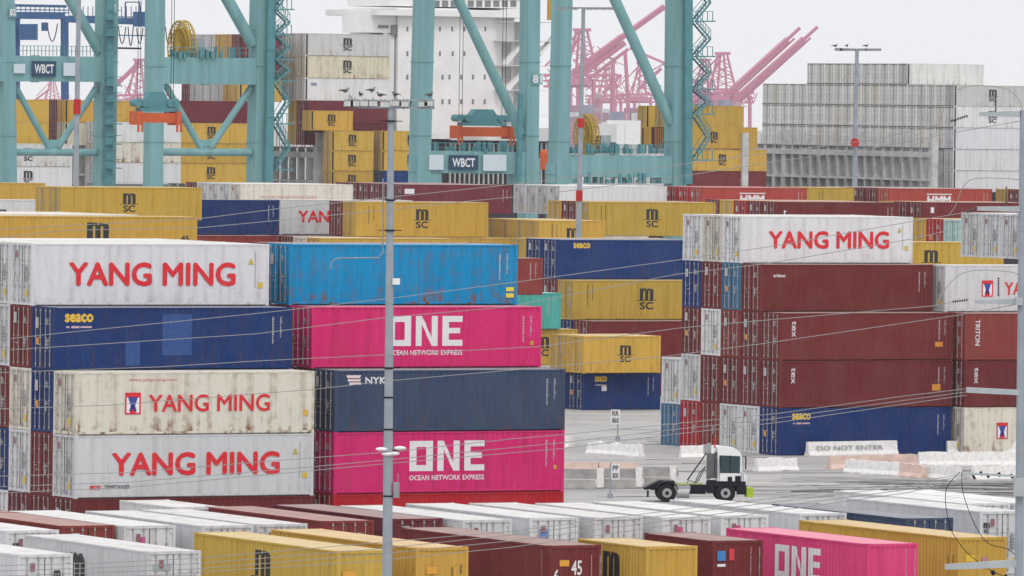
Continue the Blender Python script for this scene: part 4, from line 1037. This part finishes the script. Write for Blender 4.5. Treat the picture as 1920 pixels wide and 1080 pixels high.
# ------------------------------------------------------------------ yard tractor
def tractor():
    W_ = solid('tractor_white', (.80, .81, .83), .35, .05); K = M_DARK; LM = solid('lime_paint', (.45, .62, .05), .5); SV = solid('bare_aluminium', (.45, .46, .47), .3, .2, 3, .4)
    o = empty('yard_tractor', 'white yard tractor with black chassis and lime bumper crossing the open yard', 'yard tractor', onz(1357, 941, 0), R(4))
    def part(name, fn, mats, par=None):
        b = MB(); fn(b); return obj(name, b.data(name, mats), par or o)
    def cab(b):
        # shell as posts, sills and roof round open windows
        x0, x1, y0, y1 = -.45, .98, -.95, .55
        b.box(x0, y0, 1.16, x1, y1, 1.62); b.prism([(x0, y0, 2.55), (x1 - .12, y0, 2.5), (x1 - .22, y0, 2.72), (x1 - .5, y0, 2.92), (x0 + .1, y0, 3.02), (x0, y0, 2.95)], (0, y1 - y0, 0))
        for x in (x0, x1 - .22): 
            for y in (y0, y1 - .1): b.prism([(x, y, 1.62), (x + .13, y, 1.62), (x + .09, y, 2.56), (x, y, 2.56)], (0, .1, 0))
        b.box(x0, y0 + .1, 1.62, x0 + .06, y1 - .1, 2.56); b.prism([(x1, y0, .95), (x1 + .18, y0, .95), (x1 + .12, y0, 1.5), (x1 - .02, y0, 1.62)], (0, y1 - y0, 0))
    c = part('cab', cab, [W_])
    part('side_window', lambda b: b.box(-.3, -.93, 1.64, .78, -.9, 2.54), [M_GLASS], c)
    part('window_bar', lambda b: b.box(.2, -.96, 1.64, .24, -.93, 2.54), [K], c)
    part('windscreen', lambda b: b.prism([(.88, -.84, 1.63), (.9, -.84, 1.63), (.82, -.84, 2.54), (.8, -.84, 2.54)], (0, 1.28, 0)), [M_GLASS], c)
    part('far_window', lambda b: b.box(-.3, .5, 1.64, .78, .53, 2.54), [M_GLASS], c)
    part('seat', lambda b: (b.box(-.25, -.5, 1.62, .2, 0, 1.8), b.box(-.3, -.5, 1.8, -.15, 0, 2.35)), [K], c)
    part('step_box', lambda b: (b.box(.1, -.99, 1.12, .34, -.955, 1.4), b.box(.5, -.99, 1.15, .8, -.955, 1.45)), [K], c)
    part('door_line', lambda b: (b.box(-.36, -.965, 1.1, -.34, -.952, 2.5), b.box(.83, -.965, 1.1, .85, -.952, 1.6), b.box(-.36, -.965, 1.6, .85, -.952, 1.62)), [K], c)
    part('headlight', lambda b: b.box(1.12, -.85, .9, 1.2, -.6, 1.08), [SV])
    part('grab_rail', lambda b: (b.cyl((-.42, -1.0, 1.3), (-.42, -1.0, 2.4), .02, 6), b.cyl((.95, -1.0, 1.2), (.88, -1.0, 2.4), .02, 6)), [SV])
    part('lower_skirt', lambda b: (b.box(-.6, -.97, .92, 1.08, .5, 1.155), b.box(.62, -.93, .45, 1.12, -.6, .92), b.box(-1.0, -.93, .5, -.56, -.5, 1.2)), [K])
    part('air_hose', lambda b: [b.tube([(-1.0 - .18 * t, -.3 + .1 * k, 1.7 - .16 * t + .25 * math.sin(t * 1.1 + k)) for t in range(8)], .022, 5) for k in range(3)], [K])
    part('driver_seat_head', lambda b: b.sphere((-.1, -.6, 2.25), .12, .12, .16, 10), [K], c)
    part('grille', lambda b: b.box(1.0, -.8, .55, 1.12, .4, 1.04), [K])
    part('beacon', lambda b: (b.cyl((-.55, -.3, 2.9), (-.55, -.3, 3.3), .04, 6), b.cyl((-.55, -.3, 3.3), (-.55, -.3, 3.42), .08, 8)), [M_REDPAINT])
    part('mirror', lambda b: (b.box(1.02, -1.15, 1.8, 1.08, -1.02, 2.5), b.beam((.9, -.95, 2.5), (1.05, -1.08, 2.5), .03)), [K])
    part('air_cleaner', lambda b: (b.box(-.98, -.8, 1.3, -.62, -.35, 2.62), b.box(-.58, -.7, 1.3, -.46, -.3, 2.7)), [solid('grey_cleaner', (.14, .14, .15))])
    part('exhaust_stack', lambda b: (b.cyl((-.85, .1, 1.2), (-.85, .1, 3.15), .11, 10), b.box(-1.1, -.1, 2.55, -.72, .35, 3.05)), [SV])
    part('chassis_rail', lambda b: [b.box(-4.0, y, .62, 1.0, y + .12, .9) for y in (-.45, .35)], [K])
    part('engine_block', lambda b: (b.box(-.95, -.7, .6, 1.0, .4, 1.04), b.box(-1.9, -.75, .45, -1.05, -.5, .95)), [K])
    part('fuel_tank', lambda b: (b.cyl((-2.6, -.78, .5), (-1.95, -.78, .5), .27, 14), b.box(-2.75, -.95, .62, -1.9, -.55, .9)), [SV])
    part('deck_plate', lambda b: b.box(-2.6, -.6, .92, -1.2, .5, 1.0), [solid('pale_green_deck', (.42, .5, .22))])
    part('fifth_wheel', lambda b: b.prism([(-4.35, -.5, .72), (-4.3, -.5, .62), (-2.7, -.5, .92), (-2.7, -.5, 1.12), (-3.5, -.5, 1.14)], (0, 1, 0)), [K])
    part('lime_bumper', lambda b: b.box(1.14, -.8, .3, 1.5, .4, .8), [LM])
    part('rear_lamp', lambda b: b.box(-4.2, -.7, .25, -4.1, -.55, .62), [K])
    part('spring_arm', lambda b: b.cyl((-1.0, -.2, 2.6), (-2.0, -.2, 1.15), .04, 6), [K])
    def wheel(x, y, r, w):
        b = MB(); b.cyl((x, y, r), (x, y + w, r), r, 26); wh = obj('wheel', b.data('wheel', [M_RUBBER]), o)
        b = MB(); b.cyl((x, y - .02, r), (x, y + .01, r), r * .5, 18); rm = obj('rim', b.data('rim', [SV]), wh)
        b = MB(); b.cyl((x, y - .06, r), (x, y, r), r * .22, 10); obj('hub', b.data('hub', [K]), rm if False else wh)
    for y in (-.95, .6): wheel(0, y, .52, .3)
    for y in (-1.0, .4): wheel(-3.15, y, .5, .55)
    part('mudguard', lambda b: [b.beam((-3.15 + .62 * math.cos(a), -.75, .5 + .62 * math.sin(a)), (-3.15 + .62 * math.cos(a + .4), -.75, .5 + .62 * math.sin(a + .4)), .05, .5, up=(0, 1, 0)) for a in (.3, .7, 1.1, 1.5, 1.9, 2.3)], [K])
tractor()
# ------------------------------------------------------------------ barriers
M_CONC2 = solid('peach_concrete', (.74, .56, .49), .85, .3, 1.2)
M_CONC3 = solid('grey_concrete', (.46, .45, .44), .9, .4, 1.5)
def krail(x0, y0, x1, y1, label, mat=None, h=.81, rough=0, txt=None, group='concrete barriers in the yard', seed=0):
    a, c = onz(x0, y0, 0), onz(x1, y1, 0); d = (c - a); L = d.length; rz = math.atan2(d.y, d.x)
    o = None
    b = MB(); rr = random.Random(seed + int(x0)); n = max(2, int(L / .35)) if rough else 1
    prof = [(-.3, 0), (-.3, .08), (-.16, .3), (-.1, h), (.1, h), (.16, .3), (.3, .08), (.3, 0)]
    rings = []
    for i in range(n + 1):
        x = L * i / n; f = 1 - rough * rr.random() * (1 if 0 < i < n else 1.4); e = rough * (rr.random() - .5) * .5
        rings.append([(x + e * (z > .2), y * (1 + rough * (rr.random() - .5)) + e, z * f) for y, z in prof])
    k = len(prof)
    for r_ in rings: b.v += r_
    for i in range(n):
        for j in range(k):
            jj = (j + 1) % k; b.f.append((i * k + j, (i + 1) * k + j, (i + 1) * k + jj, i * k + jj)); b.m.append(0)
    b.f.append(tuple(range(k))); b.f.append(tuple(range((n + 1) * k - 1, n * k - 1, -1))); b.m += [0, 0]
    o = obj('concrete_barrier', b.data('concrete_barrier', [mat or M_CONC])); o.location = a; o.rotation_euler = (0, 0, rz)
    tag(o, label, 'barrier', group)
    if txt:
        M = Matrix(((1, 0, 0, L * .46), (0, 0, -1, -.215), (0, 1, 0, h * .56), (0, 0, 0, 1))) @ Matrix.Rotation(R(-14), 4, 'X') @ Matrix.Diagonal((L * .74, .27, 1, 1))
        obj('lettering', text_mesh(txt, .005), o, (.25, .25, .25, 0), M)
    return o
krail(1513, 855, 1680, 852, 'long white barrier lettered DO NOT ENTER in front of the dark blue container', txt='DO NOT ENTER', h=.86)
krail(1553, 880, 1716, 876, 'long peach coloured barrier below the lettered one', M_CONC2, rough=.05)
krail(1588, 886, 1690, 893, 'chipped white barrier in front of the peach one', rough=.12)
krail(1690, 893, 1732, 897, 'short broken white barrier between two chipped ones', M_CONC2, rough=.13)
krail(1730, 895, 1800, 902, 'clean white barrier end of the broken line', rough=.04)
krail(1722, 873, 1912, 873, 'long white barrier below the cream reefer at the right', rough=.04, h=.84)
krail(1775, 851, 1916, 851, 'upper white barrier directly under the cream reefer', h=.8)
krail(1824, 899, 1912, 897, 'low white barrier block by the right pole', rough=.15)
krail(1417, 884, 1492, 882, 'short crumbling white barrier left of the lettered one', rough=.13)
krail(1275, 858, 1345, 858, 'white barrier directly behind the yard tractor', rough=.12)
krail(1105, 850, 1203, 857, 'crumbled white barrier in the open yard above the lower sign', rough=.2)
krail(1040, 838, 1072, 840, 'white barrier piece poking out beside the pink container', rough=.1)
krail(1040, 893, 1120, 894, 'peach barrier left of the lower sign', M_CONC2)
krail(1122, 894, 1196, 894, 'peach barrier right of the lower sign', M_CONC2)
def flatbed(x0, x1, y, label):
    a, c = onz(x0, y, 0), onz(x1, y, 0); L = (c - a).length
    o = empty('trailer_chassis', label, 'trailer', a, 0)
    b = MB(); b.box(0, -.1, .55, L, .1, 1.0); b.box(0, 1.9, .55, L, 2.1, 1.0)
    for i in range(7): b.box(L * i / 6 - .05, .1, .6, L * i / 6 + .05, 1.9, .8)
    obj('bed_frame', b.data('bed_frame', [M_CONC3]), o)
    b = MB(); b.box(.05, -.3, .02, L * .8, .0, .5); obj('side_skirt', b.data('side_skirt', [M_CONC3]), o)
    b = MB(); b.box(L - .45, -.18, .1, L - .08, .1, 1.15); obj('end_post', b.data('end_post', [M_CONC]), o)
flatbed(1040, 1131, 916, 'grey trailer bed beside the pink container at ground level')
flatbed(1131, 1204, 915, 'grey trailer bed under the lower sign')
flatbed(1206, 1268, 912, 'grey trailer bed behind the yard tractor')
def yard_sign(x, y, yt, bx0, bx1, by0, by1, t1, t2, label):
    g = onz(x, y, 0); D = g.y
    o = empty('yard_sign', label, 'sign', g)
    top = at(x, yt, D)
    b = MB(); b.cyl((0, 0, 0), (0, 0, top.z), .04, 8); b.cyl((0, 0, 0), (0, 0, .25), .16, 10); obj('post', b.data('post', [M_GALV]), o)
    p = at(bx0, by1, D); q = at(bx1, by0, D)
    b = MB(); b.box(p.x - g.x, -.09, p.z, q.x - g.x, -.05, q.z); s = obj('board', b.data('board', [M_SHIPW]), o)
    w, h = q.x - p.x, q.z - p.z
    for t, f in ((t1, .73), (t2, .26)):
        M = Matrix(((1, 0, 0, p.x - g.x + w / 2), (0, 0, -1, -.095), (0, 1, 0, p.z + h * f), (0, 0, 0, 1))) @ Matrix.Diagonal((w * .72, h * .36, 1, 1))
        obj('lettering', text_mesh(t, .03), s, (.06, .06, .08, 0), M)
yard_sign(1144, 934, 866, 1146, 1162, 870, 899, 'PP', '800', 'white sign on a post reading PP 800 near the yard tractor')
yard_sign(1158, 826, 768, 1145, 1163, 768, 795, 'RR', '860', 'white sign on a post reading RR 860 below the short dark blue container')
# ------------------------------------------------------------------ light masts
def mast(x0, y0, x1, y1, D, r, label, bands=(), top=True, ground_=True):
    p, q = at(x0, y0, D), at(x1, y1, D); g = down(p, q)
    o = empty('light_mast', label, 'light mast', (g.x, g.y, 0))
    b = MB(); b.cyl(g - o.location, p - o.location, r * 1.3, 16, r2=r * .74); obj('pole', b.data('pole', [M_GALV]), o)
    for ya, yb in bands:
        t0, t1 = (ya - y0) / (y1 - y0), (yb - y0) / (y1 - y0); b = MB(); b.cyl(p.lerp(q, t0) - o.location, p.lerp(q, t1) - o.location, r * 1.35, 14); obj('red_band', b.data('red_band', [M_REDPAINT]), o)
    return o, p
def perched_bird(p, rz, label='dark bird perched on the lamps of the tall mast', s=1.0, group='birds on the light masts'):
    b = MB(); b.sphere((0, 0, .17 * s), .2 * s, .09 * s, .1 * s, 10); b.sphere((.17 * s, 0, .3 * s), .06 * s, .055 * s, .055 * s, 8)
    b.prism([(-.12 * s, -.05 * s, .2 * s), (-.12 * s, .05 * s, .2 * s), (-.42 * s, .02 * s, .13 * s), (-.42 * s, -.02 * s, .13 * s)], (0, 0, .04 * s))
    b.cyl((.21 * s, 0, .3 * s), (.29 * s, 0, .28 * s), .015 * s, 5, r2=.004); b.cyl((.0, .03, 0), (.0, .03, .1), .01, 4); b.cyl((.0, -.03, 0), (.0, -.03, .1), .01, 4)
    b.prism([(.1 * s, .05 * s, .22 * s), (.1 * s, .11 * s, .16 * s), (-.3 * s, .06 * s, .14 * s), (-.3 * s, .03 * s, .2 * s)], (0, 0, .03 * s))
    o = obj('perched_bird', b.data('perched_bird', [M_FEATHER])); o.location = p; o.rotation_euler = (0, 0, rz); return tag(o, label, 'bird', group)
DM = 290.0; SM = FPX / DM
m1, pt = mast(733, 199, 726, 1080, DM, .16, 'tall grey light mast with floodlights and birds in front of the pink stack')
ol = m1.location
b = MB(); b.beam(at(672, 201, DM) - ol, at(815, 203, DM) - ol, .07, .3, up=(0, 1, 0)); b.beam(at(655, 178, DM) - ol, at(672, 201, DM) - ol, .06, .06); b.beam(at(655, 189, DM) - ol, at(812, 188, DM) - ol, .05, .3, up=(0, 1, 0))
for x in (672, 690, 715, 745, 770, 812): b.beam(at(x, 186, DM) - ol, at(x, 203, DM) - ol, .05, .1)
obj('crossbar', b.data('crossbar', [M_GALV]), m1)
M_LAMP = solid('lamp_housing', (.30, .32, .34), .5); 
for x in (654, 666, 684, 699, 722, 744, 757, 793, 804):
    p = at(x, 194 + (x % 3), DM) - ol; b = MB(); w = .21
    b.prism([(p.x - w, p.y - .2, p.z - .12), (p.x + w, p.y - .2, p.z - .12), (p.x + w * .8, p.y - .2, p.z + .13), (p.x - w * .8, p.y - .2, p.z + .13)], (0, .3, .02))
    b.box(p.x - .03, p.y, p.z - .2, p.x + .03, p.y + .05, p.z + .2)
    f = obj('floodlight', b.data('floodlight', [M_LAMP]), m1)
    b = MB(); b.box(p.x - w * .8, p.y - .215, p.z - .1, p.x + w * .8, p.y - .203, p.z + .08); obj('lens', b.data('lens', [solid('lamp_lens', (.6, .62, .6), .2)] if 'lamp_lens' not in bpy.data.materials else [bpy.data.materials['lamp_lens']]), f)
for i, (x, y, a) in enumerate(((647, 173, 0.2), (676, 180, 2.0), (697, 172, .3), (713, 181, 3.0), (741, 180, 2.6), (806, 181, .7))):
    perched_bird(at(x, y + 2, DM), a, ('bird at the far left tip of the lamp rack', 'round dark bird, second along the lamp rack', 'bird with raised head, third along the lamp rack', 'dark bird, fourth along the lamp rack', 'bird right above the mast top', 'bird on the separate lamp at the right of the rack')[i], .62)
b = MB(); g = lambda x, y: at(x, y, DM) - ol
b.tube([g(718, 335), g(718, 475)] + [g(718 - 6 * math.sin(t / 4 * 1.57), 475 + 8 * (1 - math.cos(t / 4 * 1.57))) for t in range(1, 5)] + [g(634, 484), g(626, 487), g(621, 495), g(620, 505)], .025, 6)
b.beam(g(718, 375), g(733, 372), .03, .03); b.beam(g(718, 472), g(733, 470), .03, .03)
obj('bent_conduit', b.data('bent_conduit', [M_LAMP]), m1)
b = MB(); p = g(743, 527); b.box(p.x - .14, p.y - .2, p.z - .13, p.x + .14, p.y + .1, p.z + .1); b.box(p.x - .26, p.y - .05, p.z - .02, p.x - .12, p.y + .02, p.z + .06)
obj('camera_box', b.data('camera_box', [M_SHIPW]), m1)
b = MB(); p = g(742, 918); b.box(p.x - .08, p.y - .2, p.z - .3, p.x + .14, p.y + .1, p.z + .28); b.cyl((p.x + .08, p.y, p.z + .28), (p.x + .08, p.y, p.z + .62), .02, 5)
obj('radio_box', b.data('radio_box', [M_LAMP]), m1)
for x, y in ((716, 842), (750, 840), (727, 851), (738, 850)):
    b = MB(); p = g(x, y); b.sphere((p.x, p.y - .1, p.z), .24, .2, .08, 12); obj('lamp_head', b.data('lamp_head', [M_SHIPW]), m1)
b = MB(); b.beam(g(712, 845), g(752, 844), .05, .05); b.cyl(g(732, 858), g(720, 905), .012, 5); obj('lamp_arm', b.data('lamp_arm', [M_DARK]), m1)
b = MB()
for y in (227, 375, 432, 690, 745, 805, 930):
    p = at(733 - 7 * (y - 199) / 881, y, DM) - ol; b.cyl(p - Vector((0, 0, .03)), p + Vector((0, 0, .03)), .2, 12)
    if y in (227, 432): b.beam(p - Vector((.45, 0, 0)), p + Vector((.45, 0, 0)), .03)
obj('pole_clamp', b.data('pole_clamp', [M_DARK]), m1)
m2, _ = mast(149, -60, 141, 392, 600, .22, 'slim light mast with two red bands in front of the left crane', ((186, 214), (379, 396)))
m3, _ = mast(1094, 15, 1086, 376, 600, .2, 'slim light mast with red bands in front of the middle crane', ((222, 239), (357, 377)))
b = MB(); ol = m3.location; b.beam(at(1040, 14, 600) - ol, at(1148, 16, 600) - ol, .12, .1)
for x in (1048, 1060, 1078, 1105, 1118, 1132, 1145): p = at(x, 16, 600) - ol; b.box(p.x - .25, p.y - .3, p.z - .1, p.x + .25, p.y + .1, p.z + .1)
obj('lamp_crossbar', b.data('lamp_crossbar', [M_LAMP]), m3)
m4, _ = mast(1607, 92, 1602, 345, 800, .26, 'light mast with birds in front of the pale deck stack', ((266, 274),))
b = MB(); ol = m4.location; b.beam(at(1565, 91, 800) - ol, at(1650, 94, 800) - ol, .16, .1)
for x in (1572, 1582, 1596, 1618, 1630, 1645): p = at(x, 93, 800) - ol; b.box(p.x - .4, p.y - .3, p.z - .14, p.x + .4, p.y + .1, p.z + .12)
obj('lamp_crossbar', b.data('lamp_crossbar', [M_LAMP]), m4)
b = MB(); p = at(1603, 267, 799) - ol; b.cyl(p - Vector((0, .2, 0)), p + Vector((0, .2, 0)), .45, 16); obj('red_disc', b.data('red_disc', [M_REDPAINT]), m4)
for i, (x, a) in enumerate(((1566, 0), (1588, 1), (1624, .4))): perched_bird(at(x, 89, 800), a, 'far bird on the right mast, %s from its left end' % ORD[i], 1.1)
# ------------------------------------------------------------------ utility pole and wires at the right
DP = 170.0
g0 = at(1915, 1080, DP); gt = at(1914, 165, DP)
UP = empty('utility_pole', 'grey steel utility pole with crossarms at the right edge', 'utility pole', (g0.x, g0.y, 0)); ol = UP.location
g = lambda x, y, d=0: at(x, y, DP + d) - ol
b = MB(); b.cyl((g0.x - ol.x, 0, 0), (at(1919, 206, DP).x - ol.x, 0, at(1919, 206, DP).z), .12, 16, r2=.08); obj('pole', b.data('pole', [M_GALV]), UP)
def tapered(x0, y0, x1, y1, w0, w1):
    b = MB(); b.beam(g(x0, y0), g(x1, y1), w0, .14, w2=w1, up=(0, 1, 0)); return obj('crossarm', b.data('crossarm', [M_LAMP2]), UP)
M_LAMP2 = solid('galvanised_arm', (.42, .46, .48), .45, .15, 3)
for a in ((1836, 214, 1912, 214, .09, .14), (1832, 391, 1912, 392, .09, .13), (1828, 566, 1912, 565, .08, .14), (1812, 731, 1912, 736, .12, .12), (1772, 1063, 1912, 1056, .12, .17)): tapered(*a)
b = MB(); p = g(1913, 565); b.box(p.x - .12, p.y - .2, p.z - .08, p.x + .05, p.y + .1, p.z + .1); p = g(1913, 913); b.box(p.x - .15, p.y - .25, p.z - .2, p.x + .1, p.y + .1, p.z + .2); obj('junction_box', b.data('junction_box', [M_LAMP2]), UP)
def insul(x0, y0, x1, y1, n, r):
    b = MB(); p, q = g(x0, y0), g(x1, y1); b.cyl(p, q, .012, 6)
    for i in range(n):
        c = p.lerp(q, (i + .5) / n); d = (q - p).normalized() * (.4 * (q - p).length / n); b.cyl(c - d * .5, c + d * .5, r, 10, r2=r * .6)
    return obj('insulator', b.data('insulator', [M_CER]), UP)
insul(1782, 227, 1815, 217, 8, .05); insul(1867, 170, 1867, 209, 10, .035); insul(1782, 1, 1783, 0, 1, .01) if False else None
insul(1812, 398, 1838, 389, 7, .05); insul(1887, 350, 1887, 386, 8, .035); insul(1785, 566, 1815, 562, 7, .045); insul(1872, 520, 1872, 556, 8, .035)
insul(1918, 222, 4000, 232, 4, .05); insul(1905, 398, 1918, 392, 4, .05); insul(1908, 740, 1918, 736, 3, .04)
def arc(pts): 
    out = []
    for i in range(len(pts) - 1):
        p0, p1, p2, p3 = pts[max(i - 1, 0)], pts[i], pts[i + 1], pts[min(i + 2, len(pts) - 1)]
        for k in range(6):
            t = k / 6; out.append(tuple(.5 * (2 * p1[j] + (p2[j] - p0[j]) * t + (2 * p0[j] - 5 * p1[j] + 4 * p2[j] - p3[j]) * t * t + (3 * p1[j] - p0[j] - 3 * p2[j] + p3[j]) * t ** 3) for j in (0, 1)))
    return out + [pts[-1]]
for i, (pts, dk) in enumerate((([(1762, 228), (1772, 200), (1790, 172), (1822, 161), (1867, 163), (1893, 170), (1912, 190), (1920, 215)], 0), ([(1778, 405), (1792, 385), (1805, 352), (1828, 335), (1887, 335), (1920, 338)], 0),
                         ([(1758, 566), (1778, 535), (1800, 515), (1830, 507), (1875, 508), (1905, 513), (1925, 530)], 0), ([(1803, 885), (1806, 925), (1826, 980), (1852, 1018), (1890, 1030), (1916, 1052)], 1), ([(1786, 1000), (1775, 960), (1775, 915), (1800, 885)], 1), ([(1786, 1000), (1812, 1035), (1850, 1065), (1880, 1080)], 1))):
    b = MB(); b.tube([g(x, y) for x, y in arc(pts)], 0.009, 5); obj('jumper_cable', b.data('jumper_cable', [M_WIRE if not dk else M_DARK]), UP)
b = MB()
for x, y, r in ((1824, 891, .03), (1850, 888, .04), (1872, 886, .045), (1838, 884, .035), (1895, 889, .04), (1860, 1070, .06), (1884, 1078, .06)): p = g(x, y); b.cyl(p, p + Vector((.05, 0, -.09)), r * .8, 10)
obj('cable_clamp', b.data('cable_clamp', [M_DARK]), UP)
b = MB(); b.beam(g(1812, 888), g(1914, 893), .05, .1); obj('crossarm', b.data('crossarm', [M_LAMP2]), UP)
WIRES = [
    ([(-40, 432), (375, 410), (525, 391), (720, 371), (960, 346), (1250, 312), (1440, 287), (1640, 262), (1782, 228)], 'uppermost long wire running to the highest crossarm'),
    ([(-40, 450), (120, 432), (375, 427), (525, 413), (700, 396), (870, 378), (1000, 366), (1250, 335), (1440, 305), (1640, 277), (1780, 250), (1918, 226)], 'second long wire, just under the uppermost one'),
    ([(-40, 642), (100, 626), (480, 588), (728, 560), (960, 530), (1275, 487), (1440, 463), (1700, 417), (1812, 398)], 'wire crossing the bright blue container foot and the upper right YANG MING letters'),
    ([(-40, 660), (480, 626), (728, 595), (960, 575), (1000, 566), (1270, 514), (1440, 494), (1710, 448), (1918, 400)], 'wire crossing the upper ONE container top and ending at the second crossarm'),
    ([(-40, 700), (300, 688), (480, 677), (728, 665), (1010, 650), (1275, 615), (1440, 600), (1745, 574), (1785, 567)], 'wire crossing the maroon containers to the third crossarm'),
    ([(-40, 768), (200, 760), (590, 730), (730, 714), (960, 694), (1250, 668), (1440, 643), (1790, 592), (1920, 568)], 'wire crossing the square emblem and the NYK container'),
    ([(-40, 894), (240, 886), (590, 858), (728, 848), (960, 823), (1055, 815), (1240, 797), (1460, 775), (1700, 742), (1812, 729)], 'topmost of three close wires over the lower ONE container'),
    ([(-40, 914), (240, 904), (600, 874), (730, 862), (1055, 830), (1240, 808), (1460, 784), (1700, 750), (1812, 735)], 'middle of three close wires over the lower ONE container'),
    ([(-40, 926), (240, 914), (600, 881), (730, 869), (1055, 841), (1240, 817), (1460, 792), (1700, 757), (1812, 741)], 'lowest of three close wires over the lower ONE container'),
    ([(-40, 1062), (200, 1055), (380, 1046), (700, 1018), (960, 996), (1250, 958), (1500, 928), (1700, 905), (1812, 889)], 'upper wire of the lowest bundle over the front roofs'),
    ([(-40, 1072), (200, 1064), (380, 1056), (700, 1030), (960, 1003), (1250, 966), (1500, 936), (1700, 911), (1812, 892)], 'second wire of the lowest bundle over the front roofs'),
    ([(-40, 1082), (200, 1073), (380, 1066), (700, 1040), (960, 1014), (1250, 976), (1500, 944), (1700, 918), (1812, 896)], 'third wire of the lowest bundle over the front roofs'),
    ([(-40, 1094), (300, 1078), (700, 1052), (960, 1026), (1250, 986), (1500, 952), (1700, 924), (1812, 898)], 'bottom wire of the lowest bundle over the front roofs')]
for pts, lab in WIRES:
    b = MB(); b.tube([at(x, y, DP) for x, y in pts], .0085, 5)
    tag(obj('overhead_wire', b.data('overhead_wire', [M_WIRE])), lab, 'wire', 'overhead wires across the yard')
# ------------------------------------------------------------------ the air
m = bpy.data.materials.new('sea_haze'); m.use_nodes = True; t = m.node_tree; t.nodes.clear()
o_ = t.nodes.new('ShaderNodeOutputMaterial'); pv = t.nodes.new('ShaderNodeVolumePrincipled')
pv.inputs['Color'].default_value = (.92, .95, 1, 1); pv.inputs['Density'].default_value = .00006; pv.inputs['Anisotropy'].default_value = 0
t.links.new(pv.outputs[0], o_.inputs['Volume'])
b = MB(); b.box(-900, -60, -1, 900, 4600, 120)
tag(obj('haze', b.data('haze', [m])), None, None, kind='stuff')
